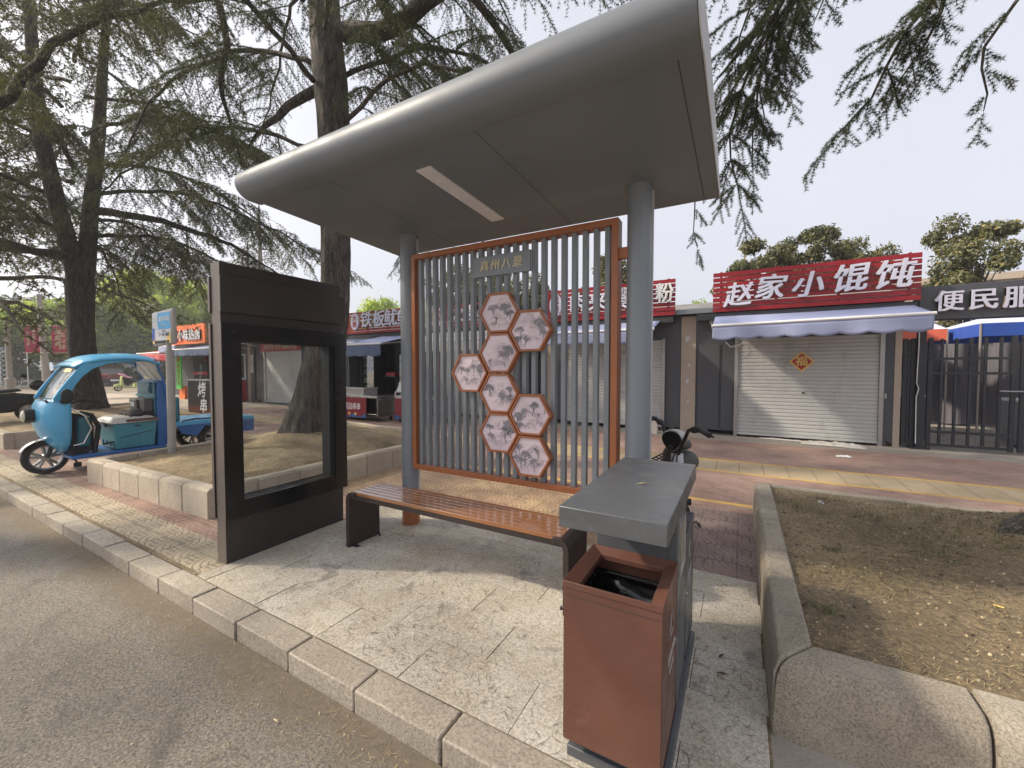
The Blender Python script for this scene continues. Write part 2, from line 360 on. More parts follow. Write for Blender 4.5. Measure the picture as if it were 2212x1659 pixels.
def stone(name, c1, c2, speck=.3, bs=120, pit=.5):
    m, t, p = newmat(name); co = N(t, 'ShaderNodeNewGeometry').outputs['Position']
    n = noise(t, co, 3, 8, .65); r = ramp(t, [(.3, c1), (.7, c2)]); t.links.new(n.outputs[0], r.inputs[0])
    n1 = noise(t, co, bs, 4, .8); r1 = ramp(t, [(.33, (1-speck,)*3), (.52, (1,)*3), (.7, (1+speck*.5,)*3)]); t.links.new(n1.outputs[0], r1.inputs[0])
    c = mixc(t, 1, r.outputs[0], r1.outputs[0], 'MULTIPLY')
    mp = N(t, 'ShaderNodeMapping'); mp.inputs['Scale'].default_value = (1,1,.3); t.links.new(co, mp.inputs[0])
    n3 = noise(t, mp.outputs[0], 9, 6, .7); r3 = ramp(t, [(.6, (0,)*3), (.72, (1,)*3)]); t.links.new(n3.outputs[0], r3.inputs[0])
    c = mixc(t, math_(t, 'MULTIPLY', r3.outputs[0], pit), c, sc3(c1, .4))
    g = N(t, 'ShaderNodeNewGeometry'); rp = ramp(t, [(0, (.80,.78,.75)), (1, (1.1,1.09,1.06))]); t.links.new(g.outputs['Random Per Island'], rp.inputs[0])
    c = mixc(t, 1, c, rp.outputs[0], 'MULTIPLY')
    t.links.new(c, p.inputs['Base Color']); p.inputs['Roughness'].default_value = .85
    h = math_(t, 'ADD', n1.outputs[0], math_(t, 'MULTIPLY', noise(t, co, 25, 5).outputs[0], 1.5)); bump(t, p, h, .5, .006); return m
def asphalt():
    m, t, p = newmat('asphalt'); co = N(t, 'ShaderNodeNewGeometry').outputs['Position']
    n = noise(t, co, .9, 7, .65); r = ramp(t, [(.3, (.19,.17,.146)), (.7, (.29,.262,.224))]); t.links.new(n.outputs[0], r.inputs[0])
    n1 = noise(t, co, 88, 6, .95); r1 = ramp(t, [(.38, (.25,)*3), (.5, (1,)*3), (.63, (2.0,1.93,1.8))]); t.links.new(n1.outputs[0], r1.inputs[0])
    c = mixc(t, 1, r.outputs[0], r1.outputs[0], 'MULTIPLY')
    v = N(t, 'ShaderNodeTexVoronoi'); v.inputs['Scale'].default_value = 38; t.links.new(co, v.inputs['Vector'])
    vr = ramp(t, [(.13, (1,)*3), (.2, (0,)*3)]); t.links.new(v.outputs['Distance'], vr.inputs[0])
    vm = ramp(t, [(.62, (0,)*3), (.66, (1,)*3)]); t.links.new(noise(t, co, 30, 1).outputs[0], vm.inputs[0])
    c = mixc(t, math_(t, 'MULTIPLY', vr.outputs[0], vm.outputs[0]), c, (.42,.37,.28))
    ns = noise(t, co, 2.3, 6, .7, .8); rs_ = ramp(t, [(.55, (0,)*3), (.7, (1,)*3)]); t.links.new(ns.outputs[0], rs_.inputs[0])
    c = mixc(t, math_(t, 'MULTIPLY', rs_.outputs[0], .45), c, (.075,.07,.062))
    # dusty silt gathered along the kerb
    s = N(t, 'ShaderNodeSeparateXYZ'); t.links.new(co, s.inputs[0])
    e = math_(t, 'ADD', s.outputs[1], math_(t, 'MULTIPLY', math_(t, 'SUBTRACT', noise(t, co, 5, 6, .7).outputs[0], .5), .55))
    er = ramp(t, [(.93/1.5, (0,)*3), (1.1/1.5, (1,)*3)]); t.links.new(math_(t, 'DIVIDE', e, 1.5), er.inputs[0])
    dn = ramp(t, [(.3, (.13,.105,.075)), (.7, (.27,.215,.15))]); t.links.new(noise(t, co, 45, 6, .8).outputs[0], dn.inputs[0])
    c = mixc(t, math_(t, 'MULTIPLY', er.outputs[0], .85), c, dn.outputs[0])
    t.links.new(c, p.inputs['Base Color']); p.inputs['Roughness'].default_value = .9
    bump(t, p, math_(t, 'ADD', n1.outputs[0], math_(t, 'MULTIPLY', vr.outputs[0], .3)), .9, .012); return m
def swirl(name, ca, cb, line, s=.25):
    """stamped concrete tile: quarter rings in the corners and a small grid between them"""
    m, t, p = newmat(name); co = N(t, 'ShaderNodeNewGeometry').outputs['Position']
    S = N(t, 'ShaderNodeSeparateXYZ'); t.links.new(co, S.inputs[0])
    nz = noise(t, co, 8, 2)
    X = math_(t, 'DIVIDE', S.outputs[0], s); Y = math_(t, 'DIVIDE', S.outputs[1], s)
    fx = math_(t, 'FRACT', X); fy = math_(t, 'FRACT', Y)
    def ringmask(cx, cy, rad):
        d = math_(t, 'SQRT', math_(t, 'ADD', math_(t, 'POWER', math_(t, 'SUBTRACT', fx, cx), 2), math_(t, 'POWER', math_(t, 'SUBTRACT', fy, cy), 2)))
        saw = math_(t, 'ABSOLUTE', math_(t, 'SUBTRACT', math_(t, 'FRACT', math_(t, 'MULTIPLY', d, 6.5)), .5))
        ln = math_(t, 'LESS_THAN', saw, .11); ins = math_(t, 'LESS_THAN', d, rad)
        return math_(t, 'MULTIPLY', ln, ins), ins
    l1, i1 = ringmask(0, 0, .62); l2, i2 = ringmask(1, 1, .62)
    ga = math_(t, 'LESS_THAN', math_(t, 'ABSOLUTE', math_(t, 'SUBTRACT', math_(t, 'FRACT', math_(t, 'MULTIPLY', fx, 5)), .5)), .09)
    gb = math_(t, 'LESS_THAN', math_(t, 'ABSOLUTE', math_(t, 'SUBTRACT', math_(t, 'FRACT', math_(t, 'MULTIPLY', fy, 8)), .5)), .13)
    g = math_(t, 'MAXIMUM', ga, gb)
    g = math_(t, 'MULTIPLY', g, math_(t, 'SUBTRACT', 1, math_(t, 'MAXIMUM', i1, i2)))
    ex = math_(t, 'LESS_THAN', math_(t, 'MINIMUM', math_(t, 'MINIMUM', fx, fy), math_(t, 'MINIMUM', math_(t, 'SUBTRACT', 1, fx), math_(t, 'SUBTRACT', 1, fy))), .02)
    L = math_(t, 'MAXIMUM', math_(t, 'MAXIMUM', l1, l2), math_(t, 'MAXIMUM', g, ex))
    n = noise(t, co, 2.2, 7, .7); r = ramp(t, [(.35, ca), (.65, cb)]); t.links.new(n.outputs[0], r.inputs[0])
    n1 = noise(t, co, 130, 4, .8); r1 = ramp(t, [(.35, (.75,)*3), (.6, (1.1,)*3)]); t.links.new(n1.outputs[0], r1.inputs[0])
    c = mixc(t, 1, r.outputs[0], r1.outputs[0], 'MULTIPLY')
    wr = ramp(t, [(.3, (.25,)*3), (.6, (1,)*3)]); t.links.new(noise(t, co, 6, 4).outputs[0], wr.inputs[0])
    Lw = math_(t, 'MULTIPLY', L, wr.outputs[0])
    c = mixc(t, math_(t, 'MULTIPLY', Lw, .75), c, line)
    t.links.new(c, p.inputs['Base Color']); p.inputs['Roughness'].default_value = .8
    bump(t, p, math_(t, 'SUBTRACT', math_(t, 'MULTIPLY', n1.outputs[0], .3), Lw), .7, .006); return m
def ribbed(name, col, s=.3, rib=.037, axis=0):
    m, t, p = newmat(name); co = N(t, 'ShaderNodeNewGeometry').outputs['Position']
    S = N(t, 'ShaderNodeSeparateXYZ'); t.links.new(co, S.inputs[0])
    r = math_(t, 'ABSOLUTE', math_(t, 'SUBTRACT', math_(t, 'FRACT', math_(t, 'DIVIDE', S.outputs[1], rib)), .5))
    rb = ramp(t, [(.1, (0,)*3), (.25, (1,)*3)]); t.links.new(r, rb.inputs[0])
    jx = math_(t, 'LESS_THAN', math_(t, 'FRACT', math_(t, 'DIVIDE', S.outputs[0], s)), .03)
    n = noise(t, co, 2, 7, .7); rr = ramp(t, [(.3, sc3(col,.72)), (.7, sc3(col,1.15))]); t.links.new(n.outputs[0], rr.inputs[0])
    c = mixc(t, math_(t, 'MULTIPLY', math_(t, 'SUBTRACT', 1, rb.outputs[0]), .55), rr.outputs[0], sc3(col,.35))
    c = mixc(t, math_(t, 'MULTIPLY', jx, .7), c, (.07,.06,.05))
    t.links.new(c, p.inputs['Base Color']); p.inputs['Roughness'].default_value = .8
    bump(t, p, rb.outputs[0], .5, .006); return m
def bricks(name, c1, c2, mort, w_=.2, h_=.1, loc=(0,0,0)):
    m, t, p = newmat(name); co = N(t, 'ShaderNodeNewGeometry').outputs['Position']
    mp = N(t, 'ShaderNodeMapping'); mp.inputs['Location'].default_value = (40,40,0); t.links.new(co, mp.inputs[0])
    br = N(t, 'ShaderNodeTexBrick'); t.links.new(mp.outputs[0], br.inputs['Vector']); br.inputs['Scale'].default_value = 1
    br.inputs['Brick Width'].default_value = w_; br.inputs['Row Height'].default_value = h_; br.inputs['Mortar Size'].default_value = .006
    br.inputs['Color1'].default_value = (*c1,1); br.inputs['Color2'].default_value = (*c2,1); br.inputs['Mortar'].default_value = (*mort,1)
    n2 = noise(t, co, 1.1, 8, .7); r2 = ramp(t, [(.3, (.62,.6,.58)), (.65, (1.1,1.08,1.05))]); t.links.new(n2.outputs[0], r2.inputs[0])
    n1 = noise(t, co, 110, 4, .8); r1 = ramp(t, [(.35, (.75,)*3), (.6, (1.1,)*3)]); t.links.new(n1.outputs[0], r1.inputs[0])
    c = mixc(t, 1, mixc(t, 1, br.outputs[0], r2.outputs[0], 'MULTIPLY'), r1.outputs[0], 'MULTIPLY')
    t.links.new(c, p.inputs['Base Color']); p.inputs['Roughness'].default_value = .85
    bump(t, p, math_(t, 'SUBTRACT', math_(t, 'MULTIPLY', n1.outputs[0], .3), br.outputs['Fac']), .5, .006); return m
def soil(name, c0=(.15,.112,.066), c1=(.33,.255,.16)):
    m, t, p = newmat(name); co = N(t, 'ShaderNodeNewGeometry').outputs['Position']
    n = noise(t, co, 1.6, 8, .7); r = ramp(t, [(.32, c0), (.66, c1)]); t.links.new(n.outputs[0], r.inputs[0])
    n1 = noise(t, co, 42, 8, .95); r1 = ramp(t, [(.37, (.3,)*3), (.5, (1,)*3), (.63, (1.9,1.75,1.5))]); t.links.new(n1.outputs[0], r1.inputs[0])
    c = mixc(t, 1, r.outputs[0], r1.outputs[0], 'MULTIPLY')
    v = N(t, 'ShaderNodeTexVoronoi'); v.inputs['Scale'].default_value = 22; t.links.new(co, v.inputs['Vector'])
    vr = ramp(t, [(.1, (1,)*3), (.17, (0,)*3)]); t.links.new(v.outputs['Distance'], vr.inputs[0])
    vm = ramp(t, [(.6, (0,)*3), (.64, (1,)*3)]); t.links.new(noise(t, co, 12, 1).outputs[0], vm.inputs[0])
    pk = math_(t, 'MULTIPLY', vr.outputs[0], vm.outputs[0])
    c = mixc(t, pk, c, (.45,.39,.3))
    t.links.new(c, p.inputs['Base Color']); p.inputs['Roughness'].default_value = .95
    h = math_(t, 'ADD', n1.outputs[0], math_(t, 'ADD', pk, math_(t, 'MULTIPLY', noise(t, co, 14, 6, .7).outputs[0], 1.5))); bump(t, p, h, .9, .02); return m

M['granite'] = granite('granite_slabs')
M['kerb'] = stone('kerb_granite', (.33,.29,.24), (.47,.42,.35), .5, 80, .5)
M['kerb_far'] = stone('kerb_concrete', (.38,.33,.28), (.52,.46,.38))
M['planter'] = stone('planter_limestone', (.40,.345,.275), (.55,.48,.385), .35, 70, .45)
M['planter_grey'] = stone('planter_granite', (.27,.235,.19), (.46,.405,.325), .6, 125, .85)
M['asphalt'] = asphalt()
M['sw_yellow'] = swirl('stamped_tile_cream', (.37,.305,.21), (.52,.435,.31), (.08,.07,.05), .31)
M['sw_red'] = swirl('stamped_tile_red', (.29,.19,.15), (.42,.27,.21), (.09,.065,.05), .31)
M['sw_mix'] = swirl('stamped_tile_pink', (.33,.21,.14), (.52,.37,.21), (.11,.075,.05), .31)
M['sw_dark'] = swirl('stamped_tile_brown', (.22,.155,.135), (.32,.235,.205), (.06,.045,.04), .31)
M['red_brick'] = bricks('red_block_paving', (.33,.205,.17), (.41,.27,.22), (.36,.29,.24), .155, .078)
M['yel_line'] = mat('yellow_line_tile', (.6,.38,.09), .75, var=.25, vs=5, fine=.2)
M['tactile'] = ribbed('ribbed_tactile_tile', (.50,.39,.245))
M['concrete'] = stone('concrete_apron', (.24,.215,.19), (.34,.31,.275), .15, 60, .2)
M['plaza'] = stone('pale_paving', (.40,.345,.28), (.52,.45,.36), .12, 60, .15)
M['soil'] = soil('bare_soil'); M['soil2'] = soil('sandy_soil', (.17,.13,.075), (.42,.33,.21))
M['earth'] = stone('distant_ground', (.2,.18,.13), (.28,.25,.18))

rng = random.Random(7); nrg = np.random.default_rng(11)

# ================================================================ the setting
def sheet(name, rects, mats, z, kind='structure'):
    mb = MB()
    for x0, y0, x1, y1, k in rects: mb.quad((x0,y0,z),(x1,y0,z),(x1,y1,z),(x0,y1,z), k)
    return tag(build(mb, name, mats, smooth=False, fix=False), kind=kind)
sheet('ground', [(-400,-300,300,400,0)], [M['earth']], -.30)
sheet('road', [(-160,-14,60,1.2,0)], [M['asphalt']], -.10)
sheet('cross_street', [(-51.5,1.2,-33.2,90,0)], [M['asphalt']], -.104)
G = [M['granite'], M['sw_yellow'], M['sw_red'], M['sw_mix'], M['red_brick'], M['yel_line'], M['tactile'], M['concrete'], M['plaza'], M['sw_dark'], M['soil2']]
rects = [(-3.3,1.3515,.13,3.17,10), (-16,1.3515,-3.3,1.385,10), (-16,1.385,-3.3,1.72,1), (-16,1.72,-3.3,3.17,2), (-16,3.17,-.75,4.65,3), (-.75,3.17,.13,4.65,9),
         (.13,1.3515,14,2.5,7),(.13,2.5,14,4.65,9), (-16,4.65,14,4.9,4), (-16,4.9,14,4.98,5), (-16,4.98,14,6.42,4), (-16,6.42,14,6.5,5), (-16,6.5,14,7.22,6),
         (-16,7.22,14,7.3,5), (-16,7.3,14,9.3,4), (-16,9.3,14,30,7),
         (-33,1.33,-16,5.6,8), (-33,5.6,-16,5.7,5), (-33,5.7,-16,9.3,8), (-33,9.3,-16,30,7)]
sheet('pavement', rects, G, 0)
mb = MB(); mb.quad((-33,1.33,0),(-33,30,0),(-33,30,-.3),(-33,1.33,-.3)); mb.box(-90,1.4,-.29,-51.6,90,.0); mb.box(-33.15,1.3,-.29,-33.002,30,.004)
mb.box(-51.6,1.4,-.29,-51.45,90,.02)
tag(build(mb, 'far_pavement', M['plaza'], smooth=False), kind='structure')
mb = MB(); rw = .303
for k in range(7):                       # granite slabs laid in running bond, each settled a little differently
    ya = 1.957+rw*(k-2); yb = ya+rw
    ya = max(ya, 1.3525); yb = min(yb, 3.17)
    if yb-ya < .02: continue
    x = -.18-.6*7 + (0 if (k-2)%2 == 0 else .3)
    while x < .13:
        xa, xb = max(x,-3.3), min(x+.6,.13)
        if xb-xa > .02:
            g = .0016; z = .006; a, b, c = rng.uniform(-.0016,.0016), rng.uniform(-.0016,.0016), rng.uniform(-.0012,.0012)
            h = [z+a-b+c, z-a-b+c, z-a+b+c, z+a+b+c]; q_ = [(xa+g,ya+g),(xb-g,ya+g),(xb-g,yb-g),(xa+g,yb-g)]
            mb.add([(*q_[i],-.02) for i in range(4)]+[(*q_[i],h[i]) for i in range(4)], [(0,3,2,1),(4,5,6,7),(0,1,5,4),(1,2,6,5),(2,3,7,6),(3,0,4,7)])
        x += .6
tag(build(mb, 'paving_slabs', M['granite'], bevel=.002, smooth=False), kind='structure')
# kerb: granite stones 0.5 m long with open joints
mb = MB(); x = 6.0
while x > -33:
    g = .006 if x > -8 else .003; dz = rng.uniform(-.003,.003); dy = rng.uniform(-.004,.004)
    mb.box(x-.5+g, 1.205+dy, -.25, x-g, 1.3495, .004+dz); x -= .5
tag(build(mb, 'kerb', M['kerb'], bevel=.007), kind='structure')

def planter(name, label, corners, m, h=.29, wid=.13, stone_l=.5, group=None, low=None, loc=None, base=False):
    """border of bevelled stones along a closed polygon (counter-clockwise, outer edge); inner side inset"""
    t = thing(name, label, 'planter', loc or (corners[0][0], corners[0][1], 0), group)
    n = len(corners); mb = MB()
    for i in range(n):
        a = Vector((*corners[i],0)); b = Vector((*corners[(i+1)%n],0)); d = (b-a); L = d.length; d.normalize(); nin = Vector((-d.y,d.x,0))
        hh = h if low is None else low[i]; k = max(1, round(L/stone_l)); sl = L/k
        for j in range(k):
            g = .004; e0 = wid if (j == 0 and i > 0) else 0; e1 = 0
            if j == 0: e0 = wid
            p0 = a + d*(j*sl+g + (0 if j else 0)); p1 = a + d*((j+1)*sl-g)
            if j == 0: p0 = a + d*(0 if i%2 == 0 else wid+.004)
            if j == k-1: p1 = b - d*(0 if i%2 == 0 else wid+.004)
            dz = rng.uniform(-.004,.004); o = nin*rng.uniform(-.004,.004)
            ch = .028
            prof = [(0,-.02),(0,hh-ch+dz),(ch,hh+dz),(wid,hh+dz),(wid,-.02)]
            vs_ = [tuple(q + o + nin*u + Vector((0,0,v))) for q in (p0,p1) for u,v in prof]
            m_ = len(prof); mb.add(vs_, [tuple(range(m_)), tuple(range(2*m_-1,m_-1,-1))] + [(q,m_+q,m_+(q+1)%m_,(q+1)%m_) for q in range(m_)])
    build(mb, 'stone_border', m, t, bevel=.008)
    return t
def soil_patch(name, poly, hgt, m, mounds=(), nu=46, seed=1, amp=.03):
    """bilinear patch between four corners with heaped earth"""
    a,b,c,d = [Vector((*p,0)) for p in poly]
    from mathutils import noise as mn
    def fn(u,v):
        p = (a*(1-u)+b*u)*(1-v) + (d*(1-u)+c*u)*v
        e = min(u,1-u,v,1-v); z = hgt + .02*min(1,e*8)
        for mx_,my_,r_,hh in mounds:
            q = math.hypot(p.x-mx_,p.y-my_)/r_; z += hh*math.exp(-q*q*1.6)*min(1,e*10)
        z += amp*mn.fractal(Vector((p.x*2.2+seed,p.y*2.2,0)), 1, 2, 5) + .0045*mn.noise(Vector((p.x*26,p.y*26,seed))) + .003*mn.noise(Vector((p.x*60,p.y*60,seed)))
        return (p.x,p.y,z)
    return tag(build(MB().grid(fn, nu, nu), name, m, fix=False, angle=180), kind='structure')
# left planter round the big cedar
PL = [(-7.36,1.84),(-4.46,1.93),(-4.44,5.75),(-7.72,6.15)]
planter('stone_planter', 'pale stone planter round the big cedar, behind the dark display case', PL, M['planter'])
soil_patch('soil', [(-7.25,1.95),(-4.57,2.04),(-4.55,5.64),(-7.6,6.04)], .225, M['soil2'], [(-6.1,4.3,1.35,.27)], seed=3, nu=110)
PM = [(-18.6,1.83),(-11.62,1.85),(-12.4,5.75),(-18.6,6.0)]
planter('stone_planter', 'long stone planter behind the blue tricycle, holding the forked cedar', PM, M['planter'])
soil_patch('soil', [(-18.5,1.95),(-11.78,1.97),(-12.53,5.64),(-18.5,5.88)], .22, M['soil2'], [(-15.3,3.9,1.5,.18)], seed=5)
PF = [(-29.5,1.9),(-21.5,1.9),(-21.5,5.4),(-29.5,5.4)]
planter('stone_planter', 'distant stone planter at the far left beyond the black scooter', PF, M['planter'])
soil_patch('soil', [(-29.4,2.02),(-21.62,2.02),(-21.62,5.28),(-29.4,5.28)], .22, M['soil2'], [(-25,4.3,1.5,.15)], seed=8, nu=20)
# right planter, near and large
t = thing('stone_planter', 'weathered granite planter with bare soil, in front right corner by the litter bin', 'planter', (.13,1.7,0))
mb = MB()
def rstone(a, b, nin, prof, g=.004, m0=0, m1=0):
    a = Vector((*a,0)); b = Vector((*b,0)); d = (b-a).normalized(); nin = Vector((*nin,0)).normalized(); dz = rng.uniform(-.004,.004)
    vs_ = [tuple(a+d*(g+m0*u) + nin*u + Vector((0,0,v+(dz if v > .1 else 0)))) for u,v in prof] + [tuple(b-d*(g+m1*u) + nin*u + Vector((0,0,v+(dz if v > .1 else 0)))) for u,v in prof]; k = len(prof)
    mb.add(vs_, [tuple(range(k)), tuple(range(2*k-1,k-1,-1))] + [(q,k+q,k+(q+1)%k,(q+1)%k) for q in range(k)])
side = [(0,-.02),(.004,.25),(.03,.293),(.15,.298),(.15,-.02)]
ys = [4.86,4.4,3.95,3.68,3.07,2.47,1.87]
for y0,y1 in zip(ys, ys[1:]): rstone((.13,y0),(.13,y1),(1,0),side, m1=(.19/.15 if y1 == 1.87 else 0))
front = [(0,-.02),(-.008,.03),(.0,.19),(.010,.245),(.028,.278),(.06,.296),(.19,.302),(.19,-.02)]
fx = [.13,.74,1.36,1.97,2.6,3.2,3.8,4.4]
for x0_,x1_ in zip(fx, fx[1:]): rstone((x0_,1.87),(x1_,1.87),(0,1),front, m0=(.15/.19 if x0_ == .13 else 0))
rear = [(0,-.02),(0,.29),(.11,.29),(.11,-.02)]
for i in range(9): rstone((.283+i*1.0,4.86),(1.283+i*1.0,4.86),(0,-1),rear,.002)
build(mb, 'stone_border', M['planter_grey'], t, bevel=.011)
soil_patch('soil', [(.275,2.055),(4.5,2.055),(4.5,4.76),(.275,4.76)], .262, M['soil'], [(2.2,3.75,1.1,.25)], seed=12, nu=230, amp=.035)

# ================================================================ bus shelter
sh = thing('bus_shelter', 'grey bus shelter with curved-front flat roof on two round columns and a slatted screen', 'bus shelter', (-1.66,2.83,0))
XL, XR = -3.2, -.155
nose = [(3.24,2.655),(1.803,2.7098),(1.80,2.699),(1.775,2.694)]
cy, cz, rr = 1.725, 2.80, .108
for k in range(13):
    a = R(-90+ (-14) - k*14.5); nose.append((cy+rr*1.05*math.cos(a)*1.05, cz+rr*math.sin(a)))
nose += [(2.1,2.93),(2.7,2.86),(3.24,2.70)]
mb = MB().prism(nose, 'yz', XL, XR)
build(mb, 'roof', M['roof_grey'], sh, bevel=.006, angle=28)
roof = sh.children[0]
mb = MB()
for yz0 in (XR+.001,): mb.prism([(p[0],p[1]) for p in nose], 'yz', yz0, yz0+.006)
build(mb, 'end_trim', M['roof_edge'], roof, angle=28)
def soff(y): return 2.655 + (3.24-y)/(3.24-1.93)*.05
mb = MB()
for xs in (-2.42,-1.245,-.245):
    mb = MB().add([(xs-.002,1.81,soff(1.81)-.0022),(xs+.002,1.81,soff(1.81)-.0022),(xs+.002,3.2,soff(3.2)-.0022),(xs-.002,3.2,soff(3.2)-.0022)], [(0,1,2,3)])
    build(mb, 'soffit_joint', M['seam'], roof, smooth=False)

mb = MB(); mb.add([(x,y,soff(y)-dz) for dz in (.009,0) for x,y in ((-1.80,1.97),(-1.685,1.97),(-1.685,2.86),(-1.80,2.86))],
    [(0,3,2,1),(4,5,6,7),(0,1,5,4),(1,2,6,5),(2,3,7,6),(3,0,4,7)])
build(mb, 'ceiling_light', M['lamp'], roof)
for cx in (-2.685,-.61):
    build(MB().cyl((cx,2.83,.31),(cx,2.83,2.68), .08, 40), 'column', M['steel_grey'], sh)
    c = sh.children[-1]
    build(MB().tube([(cx,2.83,-.02),(cx,2.83,.31)], .082, 8), 'column_base', M['rust'], c, bevel=.004)
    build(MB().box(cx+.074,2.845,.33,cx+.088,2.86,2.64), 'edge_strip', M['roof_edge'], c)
FX0, FX1, FZ0, FZ1, FY = -2.595, -.735, .545, 2.475, 2.78
mb = MB()
mb.ring([(FX0,FZ0),(FX1,FZ0),(FX1,FZ1),(FX0,FZ1)], [(FX0+.04,FZ0+.045),(FX1-.045,FZ0+.045),(FX1-.045,FZ1-.045),(FX0+.04,FZ1-.045)], 'xz', FY-.02, FY+.085)
build(mb, 'screen_frame', M['rust'], sh, bevel=.003)
for sx, x0, x1 in ((0,-2.64,-2.592),(1,-.738,-.66)):
    for z in (.74,2.2): build(MB().box(x0,FY+.0,z,x1,FY+.05,z+.075), 'bracket', M['rust'], sh, bevel=.003)
ns = 22; x0, x1 = -2.515, -.815
slat0 = None
for i in range(ns):
    x = x0 + (x1-x0)*i/(ns-1)
    build(MB().box(x-.018,FY+.005,FZ0+.044,x+.018,FY+.052,FZ1-.044), 'slat', M['slat_grey'], sh, bevel=.002)
nb = build(MB().box(-1.915,FY-.022,2.195,-1.395,FY-.002,2.355), 'name_board', M['steel_grey'], sh, bevel=.002)
lettering('真州八景', .088, (-1.655,FY-.026,2.272), M['gold'], nb, ext=.003, bold=.0016, shear=.1, spacing=1.28)
# hexagonal picture frames with ink landscapes
def hexa(cx, cz, r): return [(cx+r*math.cos(R(60*k)), cz+r*math.sin(R(60*k))) for k in range(6)]
M['paper'] = mat('picture_paper', (.66,.55,.60), .4, var=.14, vs=6)
def inkmat(name, c):
    m, t, p = newmat(name); p.inputs['Base Color'].default_value = (*c,1); p.inputs['Roughness'].default_value = .7; return m
M['ink1'] = inkmat('ink_dark', (.13,.13,.145)); M['ink2'] = inkmat('ink_mid', (.24,.23,.26)); M['ink3'] = inkmat('ink_pale', (.42,.38,.42)); M['inkr'] = inkmat('ink_rose', (.45,.25,.24))
def ink_scene(cx, cz, r, y, seed):
    q = random.Random(seed); mb = MB(); off = [0]
    def inside(x, z):
        dx, dz = abs(x-cx), abs(z-cz); return dz < r*.84 and dx*.866+dz*.5 < r*.84
    def line(pts, w_, m):
        off[0] += .0000025
        for a, b in zip(pts, pts[1:]):
            if not (inside(*a) and inside(*b)): continue
            dx, dz = b[0]-a[0], b[1]-a[1]; L = math.hypot(dx,dz) or 1; nx, nz = -dz/L*w_/2, dx/L*w_/2; yy = y-off[0]
            mb.quad((a[0]-nx,yy,a[1]-nz),(b[0]-nx,yy,b[1]-nz),(b[0]+nx,yy,b[1]+nz),(a[0]+nx,yy,a[1]+nz), m)
    def dot(x, z, s, m):
        if not inside(x,z): return
        off[0] += .0000025; k = 5; a0 = q.random()*6
        mb.add([(x+s*q.uniform(.6,1.2)*math.cos(a0+j*2*math.pi/k), y-off[0], z+s*.7*q.uniform(.5,1.1)*math.sin(a0+j*2*math.pi/k)) for j in range(k)], [tuple(range(k))], m)
    def tree(x, z, h, m, leafy):
        def br(x, z, a, L, d):
            x2, z2 = x+L*math.cos(a), z+L*math.sin(a); line([(x,z),((x+x2)/2+q.uniform(-.1,.1)*L,(z+z2)/2),(x2,z2)], .0012+.0012*d, m)
            if d > 0:
                for s_ in (-1,1,.2): br(x2,z2,a+s_*q.uniform(.3,.8),L*q.uniform(.5,.75),d-1)
            elif leafy:
                for _ in range(5): dot(x2+q.gauss(0,.007),z2+q.gauss(0,.006),.004,q.choice((m,1)))
        br(x, z, R(90+q.uniform(-15,15)), h*.45, 3)
    def hill(x0, x1, zb, h, m, folds):
        n = 26; P = []
        for i in range(n+1):
            u = i/n; P.append((x0+(x1-x0)*u, zb+h*math.sin(math.pi*u)**.8*(.75+.35*q.random())))
        line(P, .0022, m)
        for _ in range(folds):
            i = q.randrange(3,n-3); x, z = P[i]; L = []
            for k in range(6): L.append((x,z)); x += q.uniform(-.006,.008); z -= h*.13*q.uniform(.5,1.3)
            line(L, .0013, q.choice((m,2)))
    for _ in range(q.choice((1,2,2))):
        s_ = q.uniform(.12,.2); x = cx+q.uniform(-.12,.03); hill(x, x+s_, cz+q.uniform(-.04,.05), q.uniform(.05,.1), 2, 22)
    for _ in range(4):
        x = cx+q.uniform(-.16,.08); hill(x, x+q.uniform(.08,.16), cz-q.uniform(.05,.12), q.uniform(.03,.06), 1, 10)
    for _ in range(14):
        z = cz+q.uniform(-.12,.08); x = cx+q.uniform(-.12,.06); line([(x+.012*k, z+.002*math.sin(k*1.7+q.random())) for k in range(q.randrange(3,9))], .001, 2)
    for _ in range(q.choice((7,8,9))):
        tree(cx+q.choice((-1,1))*q.uniform(.02,.12), cz-q.uniform(-.01,.13), q.uniform(.05,.1), q.choice((0,1,1)), q.random() < .65)
    if q.random() < .6:      # a small pavilion
        x, z = cx+q.uniform(-.02,.06), cz+q.uniform(-.02,.05)
        for k in range(2): line([(x-.03,z+k*.022),(x,z+.012+k*.022),(x+.03,z+k*.022)], .002, 1); line([(x-.02,z+k*.022),(x-.02,z-.014+k*.022)], .001, 1); line([(x+.02,z+k*.022),(x+.02,z-.014+k*.022)], .001, 1)
        for k in range(6): dot(x+q.uniform(-.03,.03), z-.02, .006, 3)
    for _ in range(4): dot(cx+q.uniform(-.04,.04), cz-q.uniform(.07,.12), .003, 0)
    return mb
hy = 2.735
for i, (cx, cz) in enumerate([(-1.66,1.895),(-1.385,1.742),(-1.66,1.58),(-1.94,1.422),(-1.66,1.264),(-1.385,1.107),(-1.66,.95),(-1.385,.79)]):
    hf = build(MB().ring(hexa(cx,cz,.1785), hexa(cx,cz,.160), 'xz', hy-.014, hy+.05), 'picture_frame', M['rust'], sh, bevel=.002)
    pp = build(MB().prism(hexa(cx,cz,.1605), 'xz', hy+.0, hy+.04), 'picture', M['paper'], hf, smooth=False)
    build(ink_scene(cx, cz, .16, hy-.001, 40+i), 'ink_drawing', [M['ink1'],M['ink2'],M['ink3'],M['inkr']], hf, smooth=False, fix=False)

